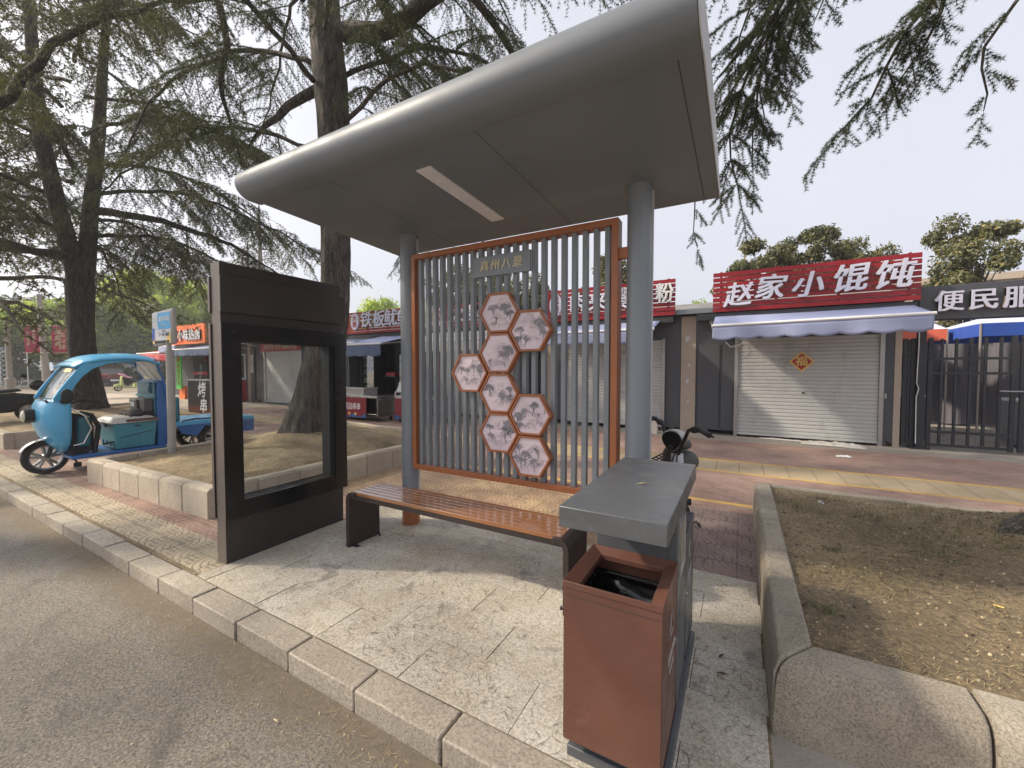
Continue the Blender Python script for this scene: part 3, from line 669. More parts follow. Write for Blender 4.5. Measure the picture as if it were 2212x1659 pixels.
# ================================================================ bench
be = thing('bench', 'long wooden slatted bench with dark brown metal ends under the shelter', 'bench', (-1.83,2.33,0))
bx0, bx1, by0, by1, bz = -2.745, -.905, 2.19, 2.51, .465
nsl = 6; wd = (by1-by0)/nsl
for i in range(nsl):
    y = by0+.006+i*wd; build(MB().box(bx0+.03,y,bz-.03,bx1-.0,y+wd-.009,bz), 'seat_slat', M['wood'], be, bevel=.004)
build(MB().box(bx0+.02,by0+.004,bz-.062,bx1+.02,by0+.03,bz-.0305).box(bx0+.02,by1-.03,bz-.062,bx1+.02,by1-.006,bz-.0305), 'seat_rail', M['bench_metal'], be)
def legprof(sx, xo):
    r = .075; o = []; i_ = []
    pts = [(0,-.0),(0,bz-r)]
    for k in range(1,9): a = R(180-k*90/8); pts.append((r+r*math.cos(a), bz-.004-r+r*math.sin(a)))
    pts += [(r+.03,bz-.004),(r+.03,bz-.04)]
    for k in range(0,7): a = R(90+k*90/6); pts.append((r+(r-.037)*math.cos(a), bz-.004-r+(r-.037)*math.sin(a)))
    pts.append((.037,0)); return [(xo+sx*u, v) for u, v in pts]
for sx, xo in ((1,bx0-.035),(-1,bx1+.055)):
    lg = build(MB().prism(legprof(sx,xo), 'xz', by0-.012, by1-.01), 'bench_end', M['bench_metal'], be, bevel=.003)
    for yy in (by0+.02, by1-.06):
        xa = xo+sx*.037
        f = build(MB().box(min(xa,xa+sx*.055),yy,.0,max(xa,xa+sx*.055),yy+.045,.006).cyl((xa+sx*.03,yy+.022,.006),(xa+sx*.03,yy+.022,.018),.009,6).cyl((xa+sx*.03,yy+.022,.018),(xa+sx*.03,yy+.022,.03),.004,8), 'foot_plate', M['bench_metal'], lg)

# ================================================================ display case (light box)
dc = thing('display_case', 'tall dark brown empty glazed display case standing edge-on beside the bench', 'display case', (-3.36,2.03,0))
dx0, dx1, dy0, dy1 = -3.42, -3.30, 1.545, 2.56
mb = MB()
mb.box(dx0,dy0,-.01,dx1,dy1,.42); mb.box(dx0,dy0,1.77,dx1,dy1,2.235)
mb.box(dx0,dy0,.42,dx1,dy0+.07,1.77); mb.box(dx0,dy1-.07,.42,dx1,dy1,1.77)
build(mb, 'case_body', M['case_front'], dc, bevel=.003)
body = dc.children[0]
build(MB().box(dx0+.0,dy0-.003,0,dx1-.0,dy0-.0005,2.232), 'lit_side_cover', M['case_side_lit'], dc)  # thin sheet over the end side, carrying its painted-in light
for s_, a, b in ((1,dx1,dx1+.03),(-1,dx0-.03,dx0)):
    tagm = M['black'] if s_ == 1 else M['case_side_lit']
    build(MB().box(a+.001,dy0-.012,1.87,b,dy1+.03,2.135), 'header_panel', [M['case_front']], dc, bevel=.002)
    hp = dc.children[-1]
    build(MB().box(a+.001,dy0-.0145,1.872,b-.002,dy0-.0125,2.133), 'end_cap', M['case_side_lit'], hp)
    fr = MB().ring([(dy0-.012,.33),(dy1+.03,.33),(dy1+.03,1.79),(dy0-.012,1.79)], [(dy0+.12,.46),(dy1-.09,.46),(dy1-.09,1.66),(dy0+.12,1.66)], 'yz', a+.001, b)
    d_ = build(fr, 'door_frame', M['black'], dc, bevel=.002)
    build(MB().box(a+.001,dy0-.0145,.332,b-.002,dy0-.0125,1.788), 'end_cap', M['case_side_lit'], d_)
    xm = (a+b)/2 + s_*.010
    build(MB().box(xm-.002,dy0+.10,.45,xm+.002,dy1-.08,1.67), 'glass_pane', M['glass'], d_)
build(MB().box(dx0+.004,dy1-.13,.43,dx1-.004,dy1-.075,1.76).box(dx0+.004,dy0+.075,.425,dx1-.004,dy1-.135,.455), 'inner_rail', M['blackm'], dc)
build(MB().cyl((dx1-.03,dy0-.001,.42),(dx1-.03,dy0-.006,.42),.004,8), 'lock', M['blackm'], dc)

# ================================================================ litter bin
bn = thing('litter_bin', 'twin litter bin with brown front box, grey rear box and overhanging grey lid', 'litter bin', (-.37,1.86,0))
X0, X1 = -.545, -.205
mb = MB().box(X0+.0,1.385,0,X1+.015,2.34,.045).box(X0+.02,1.40,.045,X1-.005,2.32,.10)
build(mb, 'plinth', M['bin_grey'], bn, bevel=.004)
def binbox(y0, y1, m, front):
    b = MB(); z0, z1 = .10, .665; e = .006
    b.box(X0,y0,z0,X1,y0+e,z1); b.box(X0,y1-e,z0,X1,y1,z1); b.box(X0,y0+e,z0,X0+e,y1-e,z1); b.box(X1-e,y0+e,z0,X1,y1-e,z1)
    bb = build(b, 'front_box' if front else 'rear_box', m, bn, bevel=.002)
    # sunken hopper rim
    o = [(X0-.003,y0-.003),(X1+.003,y0-.003),(X1+.003,y1),(X0-.003,y1)]; i_ = [(X0+.045,y0+.045),(X1-.045,y0+.045),(X1-.045,y1-.035),(X0+.045,y1-.035)]
    vs_ = [(x,y,.69) for x,y in o] + [(x,y,.665) for x,y in i_] + [(x,y,.645) for x,y in i_] + [(x,y,.667) for x,y in o]
    f = [(k,(k+1)%4,4+(k+1)%4,4+k) for k in range(4)] + [(4+k,4+(k+1)%4,8+(k+1)%4,8+k) for k in range(4)] + [(12+k,12+(k+1)%4,(k+1)%4,k) for k in range(4)]
    build(MB().add(vs_, f), 'hopper_rim', m, bb, bevel=.002)
    # black inner bucket
    q = .012; k = MB()
    ox = [(X0+.02,y0+.02),(X1-.02,y0+.02),(X1-.02,y1-.02),(X0+.02,y1-.02)]
    k.add([(x,y,.60) for x,y in ox]+[(x,y,.25) for x,y in ox], [(4,5,6,7)]+[(j,4+j,4+(j+1)%4,(j+1)%4) for j in range(4)])
    build(k, 'inner_bucket', M['black'], bb, solid=.004)
    xa, xb, ya, yb = X0+.028, X1-.028, y0+.03, y1-.03
    rim = []
    for (cx_,cy_,a0) in ((xb-.04,yb-.04,0),(xa+.04,yb-.04,90),(xa+.04,ya+.04,180),(xb-.04,ya+.04,270)):
        rim += [(cx_+.04*math.cos(R(a0+v)), cy_+.04*math.sin(R(a0+v)), .595+.008*math.sin(cx_*40+v)) for v in (0,30,60,90)]
    build(MB().tube(rim+[rim[0]], .008, 8, cap=False), 'bucket_rim', M['black'], bb)
    return bb, k
fb, _ = binbox(1.35,1.70,M['bin_brown'],True); rb, _ = binbox(1.985,2.335,M['bin_grey'],False)
def fold(u, v):
    return (X0+.03+u*(X1-X0-.06), 1.385+v*.29, .44+.035*math.sin(v*16+u*1.2)+.012*math.sin(u*9+v*5)+.14*v*v)
build(MB().grid(fold, 24, 20), 'bin_liner', M['bag'], fb, fix=False, angle=180)
mb = MB().box(X0+.01,1.703,.10,X1-.0,1.982,.87)
build(mb, 'centre_post', M['bin_grey'], bn, bevel=.003)
cp = bn.children[-1]
build(MB().box(X0+.045,1.699,.667,X1-.04,1.7025,.868), 'post_panel', M['bin_grey'], cp)
build(MB().ring([(1.76,.60),(1.925,.60),(1.925,.82),(1.76,.82)],[(1.768,.61),(1.917,.61),(1.917,.81),(1.768,.81)],'yz',X1,X1+.006), 'ashtray_frame', M['chrome'], cp)
build(MB().box(X1-.001,1.768,.61,X1+.002,1.917,.81), 'ashtray', M['dullmetal'], cp)
build(MB().box(X0-.03,1.37,.872,X1+.01,2.325,.950), 'lid', M['bin_grey'], bn, bevel=.004)
build(MB().box(X0+.0,1.349,.637,X1,1.3493,.6385), 'rim_joint', M['seam'], fb, smooth=False)
def bin_mark(yc, zc, words, par):
    mb = MB(); s = .045
    for k in range(3):
        a0, a1 = R(90+120*k), R(210+120*k)
        p0 = (X1+.002, yc+s*math.cos(a0+.25), zc+s*math.sin(a0+.25)); p1 = (X1+.002, yc+s*math.cos(a1-.25), zc+s*math.sin(a1-.25))
        mb.tube([p0,p1], .0014, 4)
    build(mb, 'recycling_mark', M['mark'], par)
    lettering(words, .042, (X1+.0012,yc,zc-.11), M['mark'], par, M=FACE_EAST, ext=.0004)
    lettering(words, .026, (X1+.0012,yc,zc-.16), M['mark'], par, M=FACE_EAST, ext=.0004)
bin_mark(1.56,.52,'可回收物',fb); bin_mark(2.16,.56,'其他垃圾',rb)
for yy, par in ((1.655,fb),(2.03,rb)): build(MB().cyl((X1,yy,.40),(X1+.006,yy,.40),.009,12), 'lock', M['chrome'], par)

# ================================================================ kiosks
def slat_sign(parent, x0, x1, z0, z1, y, m, n=8, back=True):
    mb = MB(); p = (z1-z0)/n
    for i in range(n): mb.box(x0,y,z0+i*p,x1,y+.025,z0+(i+1)*p-.022)
    for xx in np.linspace(x0+.15,x1-.15,4): mb.box(xx-.02,y+.025,z0,xx+.02,y+.065,z1)
    return build(mb, 'sign_board', m, parent, smooth=False)
def letters3d(body, size, x, z, y, parent, m=None, **k):
    """raised sign letters, pale faces on deeper sides"""
    k['bold'] = 0; a = MB(); b = MB(); d = size*.022; base = text_mesh(body, size, (x,y-.035,z), ext=.03, **k); face = text_mesh(body, size, (x,y-.068,z), ext=.003, **k)
    for i,(dx,dz) in enumerate(((-d,-d*.5),(d,d*.5),(-d,d*.5),(d,-d*.5),(0,0))):   # thick brush strokes
        T = Matrix.Translation((dx,-.0007*i,dz)); a.merge(base, T); b.merge(face, T)
    build(a, 'lettering', M['letter_side'], parent, smooth=False, fix=False)
    build(b, 'letter_face', m or M['letter'], parent, smooth=False, fix=False)
def shutter(parent, x0, x1, z0, z1, y, m=None):
    mb = MB(); p = .075; z = z0+.05
    mb.box(x0,y-.03,z0,x1,y+.0,z0+.05)
    while z < z1:
        zz = min(z+p, z1)
        mb.add([(x0,y,z),(x1,y,z),(x1,y-.014,z+.012),(x0,y-.014,z+.012),(x1,y-.014,zz-.016),(x0,y-.014,zz-.016),(x1,y,zz-.004),(x0,y,zz-.004),(x1,y,zz),(x0,y,zz)],
            [(0,1,2,3),(3,2,4,5),(5,4,6,7),(7,6,8,9)]); z += p
    s_ = build(mb, 'roller_shutter', m or M['shutter'], parent, angle=20)
    for a,b in ((x0-.07,x0-.002),(x1+.002,x1+.07)): build(MB().box(a,y-.05,max(0,z0-.05),b,y+.02,z1+.03), 'guide_rail', M['dullmetal'], s_)
    build(MB().ball(((x0+x1)/2,y-.02,(z0+z1)*.45),(.035,.012,.014)), 'lock', M['blackm'], s_)
    return s_
def awning(parent, x0, x1, yb, zb, yf, zf, m, drop=.24, sc=.39, vm=None, tilt=0):
    def top(u, v): return (x0+(x1-x0)*u, yb+(yf-yb)*v, zb+(zf-zb)*v+tilt*u*v-.03*math.sin(math.pi*v)*math.sin(math.pi*u))
    a = build(MB().grid(top, 20, 6), 'awning', m, parent, fix=False, angle=80, solid=.006)
    n = max(2, int(abs(x1-x0)/sc))
    def val(u, v):
        s_ = abs(math.sin(math.pi*u*n)); x = x0+(x1-x0)*u
        return (x, yf-.005+.02*math.sin(x*5.3)*v+.01*math.sin(x*13)*v, zf+tilt*u-.03-v*(drop-.045*(1-s_)))
    build(MB().grid(val, n*14, 5), 'valance', vm or m, a, fix=False, angle=80, solid=.004)
    build(MB().cyl((x0-.02,yf,zf-.005),(x1+.02,yf,zf+tilt-.005),.028,12), 'front_bar', M['white'], a)
    mb = MB()
    for xx in (x0+.18, x1-.18): mb.tube([(xx,yb+.03,zb-.22),(xx+.25*(1 if xx < (x0+x1)/2 else -1),(yb+yf)/2,(zb+zf)/2-.12),(xx,yf+.02,zf-.02)], .02, 6)
    build(mb, 'folding_arm', M['white'], a)
    return a
def kiosk(label, x0, x1, strips=(), roof_to=None, y0=10.12, depth=2.4):
    t = thing('market_kiosk', label, 'kiosk', ((x0+x1)/2, y0, 0), 'kiosks in a row along the square')
    build(MB().box(x0,y0,.10,x1,y0+depth,2.72), 'wall', M['kiosk'], t, smooth=False)
    mb = MB()
    for xx in np.linspace(x0+.2,x1-.2,5): mb.box(xx-.05,y0+.15,0,xx+.05,y0+.25,.0985)
    build(mb, 'foot_block', M['plaster'], t)
    for a,b in strips: build(MB().box(a,y0-.012,.0,b,y0-.001,2.66), 'corner_panel', M['cream'], t)
    mb = MB(); xr = roof_to or (x0-.05, x1+.05)
    mb.add([(xr[0],y0-.18,2.78),(xr[1],y0-.18,2.78),(xr[1],y0+depth/2,3.12),(xr[0],y0+depth/2,3.12),(xr[1],y0+depth+.18,2.78),(xr[0],y0+depth+.18,2.78),(xr[0],y0+depth+.18,2.722),(xr[1],y0+depth+.18,2.722),(xr[1],y0-.18,2.722),(xr[0],y0-.18,2.722)],
        [(0,1,2,3),(3,2,4,5),(5,4,7,6),(6,7,8,9),(9,8,1,0),(0,3,5,6,9),(1,8,7,4,2)])
    rf = build(mb, 'roof', M['rooftile'], t, smooth=False)
    build(MB().box(xr[0],y0-.245,2.69,xr[1],y0-.185,2.79), 'gutter', M['steel_grey'], rf)
    return t
SY = 9.80
# A: wonton kiosk
ka = kiosk('charcoal kiosk with closed shutter, red diamond paper and a red five-character sign', -.90, 2.60, [(-1.21,-.90),(2.5,2.595)], (-1.3,2.65))
build(MB().box(-.86,9.83,2.52,2.7,10.1,2.66), 'sign_beam', M['kiosk_dark'], ka)
s_ = slat_sign(ka, -.55, 2.74, 2.68, 3.53, SY, M['red'])
for ch, x, z, sz, ro in (('赵',-.1,2.98,.52,3),('家',.46,3.08,.52,-2),('小',1.08,3.07,.52,0),('馄',1.72,3.12,.54,3),('饨',2.33,3.12,.54,2)):
    letters3d(ch, sz, x, z, SY, s_, shear=.22, roty=ro, bold=.004)
sa = shutter(ka, -.05, 2.27, .05, 2.12, 10.08)
fp = build(MB().prism([(.855,1.61),(1.07,1.395),(1.285,1.61),(1.07,1.825)], 'xz', 10.052, 10.058), 'fortune_paper', M['oval_red'], sa)
build(MB().ring([(.855,1.61),(1.07,1.395),(1.285,1.61),(1.07,1.825)],[(.90,1.61),(1.07,1.44),(1.24,1.61),(1.07,1.78)],'xz',10.049,10.0515), 'paper_border', M['signyellow'], fp)
lettering('福', .21, (1.07,10.048,1.605), M['signyellow'], fp, ext=.002, bold=.006)
awning(ka, -.5, 2.66, 9.98, 2.63, 8.92, 2.31, M['awning'], .27, .39, tilt=.04)
for a,b in ((-.42,-.39),(-.88,-.865)): build(MB().box(a,10.105,.15,b,10.118,2.0), 'door_trim', M['kiosk_dark'], ka)
build(MB().box(2.35,10.05,.9,2.39,10.1,1.0), 'padlock', M['dullmetal'], ka, bevel=.006)
for k,(x,z,a,b) in enumerate(((-1.08,2.15,.05,.07),(-1.04,1.55,.03,.04),(-1.07,1.18,.035,.06),(-1.05,.72,.03,.03))):
    build(MB().prism([(x+a*math.cos(R(q_))*(1+.3*math.sin(q_*3)),z+b*math.sin(R(q_))) for q_ in range(0,360,36)],'xz',10.1045,10.1065), 'paper_remnant', M['poster'], ka)
build(MB().tube([(-.52,9.9,2.68),(-.58,9.88,2.55),(-.57,9.9,2.35),(-.52,10.0,2.3)],.006,6).tube([(-.3,9.95,2.05),(-.2,9.93,1.93),(-.02,9.97,1.98),(.05,10.02,2.05)],.005,6), 'loose_wire', M['white'], ka)
build(MB().box(-.62,9.95,2.45,-.54,10.1,2.62), 'awning_bracket', M['dullmetal'], ka, bevel=.005)
# B
kb = kiosk('kiosk right of the slatted screen, red sign ending in a tall white character', -4.70, -1.225, [(-4.70,-4.45)], (-4.75,-1.31))
build(MB().box(-4.6,9.83,2.52,-1.35,10.1,2.66), 'sign_beam', M['kiosk_dark'], kb)
s_ = slat_sign(kb, -4.45, -1.31, 2.68, 3.51, SY, M['red'])
def oval(parent, cx, cz, rx, rz, word, y, vertical=True):
    poly = [(cx+rx*math.cos(R(a)), cz+rz*math.sin(R(a))) for a in range(0,360,12)]
    o = build(MB().prism(poly, 'xz', y-.06, y-.001), 'oval_plate', M['letter'], parent)
    lettering(word, rz*.72, (cx,y-.064,cz), M['oval_red'], o, ext=.002, vertical=vertical, bold=.004, spacing=1)
oval(s_, -4.2, 3.1, .17, .29, '老陕', SY)
for ch,x in (('肉',-3.58),('夹',-3.08),('馍',-2.6)): letters3d(ch, .5, x, 3.1, SY, s_)
for ch,x in (('酸',-2.32),('凉',-1.97),('粉',-1.53)): letters3d(ch, .46, x, 3.15, SY, s_, m=M['white'], sx=.86)
shutter(kb, -4.02, -1.62, .09, 2.14, 10.08)
awning(kb, -4.5, -1.62, 9.98, 2.61, 8.92, 2.31, M['awning'], .27, .39)
build(MB().box(-1.75,9.55,0,-1.62,9.7,.28), 'concrete_block', M['plaster'], kb)
build(MB().tube([(-1.72,8.97,2.1),(-1.73,8.98,1.9),(-1.70,8.97,1.7)],.012,6), 'red_cord', M['oval_red'], kb)
# C
kc = kiosk('middle kiosk with red sign and pale awning, seen only through the slats', -8.6, -5.15, [(-8.6,-8.35)])
s_ = slat_sign(kc, -8.35, -5.3, 2.72, 3.40, SY, M['red'])
oval(s_, -8.05, 3.06, .16, .26, '老李', SY); letters3d('火爆烤鱿', .5, -6.6, 3.06, SY, s_)
shutter(kc, -7.95, -5.6, .09, 2.1, 10.08)
awning(kc, -8.4, -5.3, 9.98, 2.62, 8.8, 2.25, M['plastic_wrap'], .3, .3)
build(MB().box(-8.3,10.04,.12,-8.0,10.115,1.9), 'side_poster', M['red'], kc)
# D open stall
kd = thing('market_kiosk', 'open food kiosk with drink fridges inside, red sign starting with a white oval', 'kiosk', (-10.8,10.12,0), 'kiosks in a row along the square')
mb = MB().box(-12.7,12.4,.1,-9.1,12.5,2.72).box(-12.7,10.12,.1,-12.6,12.4,2.72).box(-9.2,10.12,.1,-9.1,12.4,2.72).box(-12.7,10.12,2.45,-9.1,12.4,2.72).box(-12.6,10.2,.05,-9.2,12.4,.1).box(-11.45,11.3,.1,-11.05,12.4,2.44)
build(mb, 'wall', M['kiosk'], kd, smooth=False)
mb = MB().prism([(9.94,2.722),(12.7,2.722),(11.3,3.12)], 'yz', -12.75, -9.05); build(mb, 'roof', M['rooftile'], kd)
s_ = slat_sign(kd, -12.4, -9.15, 2.70, 3.47, SY, M['red'])
oval(s_, -11.82, 3.12, .2, .29, '大連', SY)
for ch,x in (('铁',-11.24),('板',-10.64),('鱿',-10.1),('鱼',-9.55)): letters3d(ch, .58, x, 3.12, SY, s_, shear=.1)
build(MB().box(-12.3,9.83,2.52,-9.2,10.1,2.68), 'sign_beam', M['kiosk_dark'], kd)
awning(kd, -12.9, -10.6, 9.98, 2.55, 8.7, 2.3, M['awning_dark'], .3, .3, vm=M['awning'])
awning(kd, -10.55, -9.0, 9.98, 2.6, 8.3, 2.2, M['awning'], .35, .4, vm=M['awning_dark'])
def fridge(label, x0, x1, y, z1):
    f = thing('drinks_fridge', label, 'fridge', ((x0+x1)/2,y+.3,.1))
    build(MB().box(x0,y+.04,.1,x0+.05,y+.6,z1).box(x1-.05,y+.04,.1,x1,y+.6,z1).box(x0+.05,y+.04,z1-.14,x1-.05,y+.6,z1).box(x0+.05,y+.04,.1,x1-.05,y+.6,.3).box(x0+.05,y+.55,.3,x1-.05,y+.6,z1-.14), 'cabinet', M['blackm'], f)
    q = random.Random(int(x0*10)); sh_ = MB(); bt = MB()
    for z in np.arange(.35,z1-.2,.3):
        sh_.box(x0+.05,y+.1,z,x1-.05,y+.54,z+.015)
        for xx in np.arange(x0+.09,x1-.07,.075): bt.lathe([(0,0),(.028,0),(.028,.13),(.012,.17),(.012,.2),(0,.2)], (xx,y+.16,z+.016), 'z', 8, q.randrange(4))
    build(sh_, 'shelf', M['white'], f)
    build(bt, 'bottle_rows', [M['signblue'],M['gold'],M['oval_red'],M['white']], f)['kind'] = 'stuff'
    build(MB().box(x0+.03,y+.02,.25,x1-.03,y+.03,z1-.12), 'glass_door', M['glass'], f)
    return f
fridge('black upright fridge with blue and gold drink rows at left inside the open kiosk', -12.5, -11.75, 10.5, 2.1)
fridge('wide dark glass-fronted fridge at right inside the open kiosk', -10.9, -9.6, 10.9, 2.1)
bsk = thing('shelf_basket', 'small red basket on a wall shelf inside the open kiosk', 'basket', (-11.3,10.9,1.2))
build(MB().box(-11.45,10.8,1.22,-11.0,11.1,1.34), 'basket', M['oval_red'], bsk, bevel=.01); build(MB().box(-11.5,10.78,1.18,-10.95,11.3,1.215), 'shelf', M['kiosk_dark'], bsk)
# E
ke = kiosk('shuttered kiosk under a red and gold banner, seen through the display case', -18.7, -15.1, [(-18.12,-17.98)])
s_ = slat_sign(ke, -18.45, -15.2, 2.66, 3.45, SY, M['red'])
letters3d('河南炸串', .56, -16.9, 3.02, SY, s_)
shutter(ke, -17.85, -15.4, .05, 2.2, 10.08)
ban = build(MB().box(-18.1,9.99,2.22,-15.3,10.0,2.56), 'cloth_banner', M['oval_red'], ke)
lettering('河南炸串 卷饼 鸡锁骨 鸡排', .22, (-16.7,9.985,2.39), M['gold'], ban, ext=.002, bold=.004, sx=.9)
awning(ke, -18.6, -15.2, 9.98, 2.68, 8.9, 2.62, M['awning'], .05, .4)
# F
kf = kiosk('kiosk with a serving window over a green and red counter', -22.6, -18.85, [(-19.35,-19.15)])
s_ = slat_sign(kf, -22.15, -19.2, 2.72, 3.45, SY, M['red'])
oval(s_, -21.75, 3.08, .2, .32, '张记', SY); letters3d('香酥鸡', .56, -20.6, 3.08, SY, s_)
wf = build(MB().ring([(-22.2,1.0),(-19.5,1.0),(-19.5,2.15),(-22.2,2.15)],[(-22.12,1.07),(-19.58,1.07),(-19.58,2.09),(-22.12,2.09)],'xz',10.07,10.11), 'serving_window', M['white'], kf)
build(MB().box(-22.12,10.1,1.07,-19.58,10.115,2.09), 'pane', M['glass_dark'], wf)
cf = build(MB().box(-22.3,9.6,.05,-19.45,10.1,.95), 'counter', M['oval_red'], kf)
build(MB().box(-22.3,9.592,.05,-19.45,9.598,.2).box(-22.3,9.592,.86,-19.45,9.598,.97), 'counter_trim', M['green'], cf)
build(MB().box(-20.6,9.585,.3,-19.9,9.591,.8), 'menu_picture', M['poster'], cf)
lettering('鸡排', .18, (-20.25,9.583,.62), M['oval_red'], cf, ext=.001)
build(MB().box(-19.12,10.1,1.3,-18.9,10.108,2.1), 'wall_poster', M['poster'], kf)
lettering('招牌', .1, (-19.01,10.098,1.75), M['oval_red'], kf, ext=.001, vertical=True)
awning(kf, -22.6, -18.8, 9.98, 2.62, 8.6, 2.35, M['awning_dark'], .3, .35)
# G: orange sign
kg = thing('market_kiosk', 'kiosk with a bright orange sign and glass door at the left end of the row', 'kiosk', (-24.5,10.12,0), 'kiosks in a row along the square')
build(MB().box(-26.6,10.12,.1,-22.75,12.6,2.72), 'wall', M['kiosk'], kg, smooth=False)
ob = build(MB().box(-25.95,9.72,2.72,-22.3,9.8,3.66), 'sign_board', M['orange'], kg)
letters3d('王小味热卤', .58, -24.0, 3.12, 9.72, ob, m=M['white'])
gd = build(MB().box(-24.3,10.08,.1,-22.9,10.115,2.2), 'glass_door', M['glass_dark'], kg)
build(MB().box(-24.3,10.07,1.18,-22.9,10.078,1.34), 'door_strip', M['oval_red'], gd)
lettering('欢迎光临', .12, (-23.6,10.068,1.26), M['white'], gd, ext=.001)
build(MB().box(-23.62,10.05,.9,-23.59,10.08,1.7).box(-23.53,10.05,.9,-23.50,10.08,1.7), 'door_handle', M['chrome'], gd)
awning(kg, -24.4, -22.7, 9.98, 2.7, 8.7, 2.55, M['awning'], .3, .25)
awning(kg, -26.6, -24.0, 9.98, 2.5, 8.6, 2.25, M['awning_red'], .35, .18)
pst = build(MB().box(-24.3,9.45,.0,-23.75,9.6,.62), 'plinth', M['orange'], kg)
gs = build(MB().box(-24.2,9.30,.5,-23.7,9.36,2.15), 'hanging_sign', M['green'], kg)
lettering('秘制卤味', .26, (-23.95,9.296,1.2), M['oval_red'], gs, ext=.001, vertical=True)
build(MB().prism([(-23.95+.1*math.cos(R(a)),1.95+.13*math.sin(R(a))) for a in range(0,360,20)],'xz',9.29,9.299), 'round_mark', M['oval_red'], gs)
# H farther red-roofed stall
kh = thing('market_kiosk', 'low stall with red awning beyond the orange-signed kiosk', 'kiosk', (-30,12,0), 'kiosks in a row along the square')
build(MB().box(-31,11.5,.05,-27.2,14,2.3), 'wall', M['kiosk'], kh, smooth=False)
build(MB().box(-30.2,11.47,.6,-27.5,11.495,1.7), 'menu_board', M['poster'], kh)
awning(kh, -31.2, -27, 11.5, 2.55, 10.3, 2.35, M['awning_red'], .4, .2, vm=M['oval_red'])

# kao chuan board
kc_ = thing('standing_sign', 'black standing sign board with two large white characters over a fiery grill picture', 'sign', (-13.3,5.7,0))
build(MB().box(-13.95,5.62,.02,-12.55,5.74,1.17), 'frame', M['dullmetal'], kc_, bevel=.004)
fm, ft_, fp_ = newmat('grill_picture'); co = N(ft_, 'ShaderNodeNewGeometry').outputs['Position']; S_ = N(ft_, 'ShaderNodeSeparateXYZ'); ft_.links.new(co, S_.inputs[0])
nn = noise(ft_, co, 13, 8, .75, 2.5); g1 = ramp(ft_, [(.5,(.006,.006,.006)),(.58,(.4,.05,.01)),(.66,(.75,.3,.12))]); ft_.links.new(nn.outputs[0], g1.inputs[0])
zf_ = ramp(ft_, [(.32,(1,)*3),(.5,(0,)*3)]); ft_.links.new(S_.outputs[2], zf_.inputs[0]); ft_.links.new(mixc(ft_, zf_.outputs[0], (.006,.006,.007), g1.outputs[0]), fp_.inputs['Base Color'])
fc = build(MB().box(-13.91,5.612,.06,-12.59,5.618,1.13), 'face', fm, kc_, smooth=False)
for i_ in range(3): lettering('烤', .46, (-13.10+.014*(i_-1),5.606-.0012*i_,.86+.008*(i_-1)), M['white'], fc, ext=.0005, shear=.12); lettering('串', .42, (-13.02+.014*(i_-1),5.606-.0012*i_,.42+.008*(i_-1)), M['white'], fc, ext=.0005, shear=.1)

# food carts
def cart(label, x0, x1, y0, y1, words, size, face=True):
    t = thing('food_cart', label, 'food cart', ((x0+x1)/2,(y0+y1)/2,0), 'steel food carts before the open kiosk')
    mb = MB().box(x0,y0,.66,x1,y1,.72).box(x0,y0+.02,.12,x1-.4,y1,.14).box(x1-.02,y0+.02,.14,x1,y1,.65).box(x0,y1-.02,.14,x1-.02,y1,.65).box(x0,y0+.02,.14,x0+.02,y1-.02,.65)
    mb.box(x1-.4,y0+.02,.2,x1-.02,y1-.02,.22)
    build(mb, 'steel_body', M['chrome'], t, bevel=.003)
    fc = build(MB().box(x0,y0-.004,.10,x1-.42,y0+.015,.655), 'front_panel', M['maroon'], t)
    lettering(words, size, ((x0+x1-.42)/2+.22,y0-.007,.40), M['white'], fc, ext=.001, bold=.004, shear=.12, sx=.8)
    mb = MB(); n = 16; q = random.Random(3)
    for i in range(n):
        xa = x0+(x1-.42-x0)*i/n; xb = x0+(x1-.42-x0)*(i+1)/n; h = .17+.05*math.sin(i*1.3)
        mb.add([(xa,y0-.006,.105),(xb,y0-.006,.105),(xb,y0-.006,.17+.05*math.sin((i+1)*1.3)),(xa,y0-.006,h)], [(0,1,2,3)])
    build(mb, 'wave_pattern', M['wave'], fc, smooth=False)
    build(MB().prism([(x1-1.1+.05*math.cos(R(a)),.2+.04*math.sin(R(a))) for a in range(0,360,30)],'xz',y0-.0085,y0-.007).prism([(x1-.85+.05*math.cos(R(a)),.2+.04*math.sin(R(a))) for a in range(0,360,30)],'xz',y0-.0085,y0-.007), 'bowl_picture', M['signyellow'], fc)
    for xx in (x0+.1,x1-.1):
        for yy in (y0+.1,y1-.1):
            build(MB().lathe([(0,-.015),(.05,-.015),(.055,0),(.05,.015),(0,.015)],(xx,yy,.055),'y',14).box(xx-.015,yy-.03,.06,xx+.015,yy+.03,.13), 'castor', M['blackm'], t)
    return t
c1_ = cart('steel cart with maroon front reading four characters beside the dark display case', -10.6, -8.62, 7.8, 8.5, '街边串串', .21)
c2_ = cart('steel cart with yellow lettering, partly hidden by the left shelter column', -8.25, -6.8, 8.1, 8.8, '烤面筋', .22)
gb = thing('grill_box', 'closed stainless grill box lying on the maroon cart', 'grill', (-9.8,8.1,.72))
build(MB().box(-10.35,7.9,.722,-9.25,8.4,.90), 'box', M['dullmetal'], gb, bevel=.006); build(MB().box(-10.38,7.87,.902,-9.22,8.43,.93), 'cover', M['chrome'], gb, bevel=.004)
wz = thing('warming_cabinet', 'small glass-topped warming cabinet with black strip on the right-hand cart', 'cabinet', (-8.1,8.3,.72))
build(MB().box(-8.35,8.2,.722,-7.45,8.6,.84), 'base', M['chrome'], wz); build(MB().box(-8.31,8.192,.735,-7.85,8.198,.82), 'label_strip', M['black'], wz)
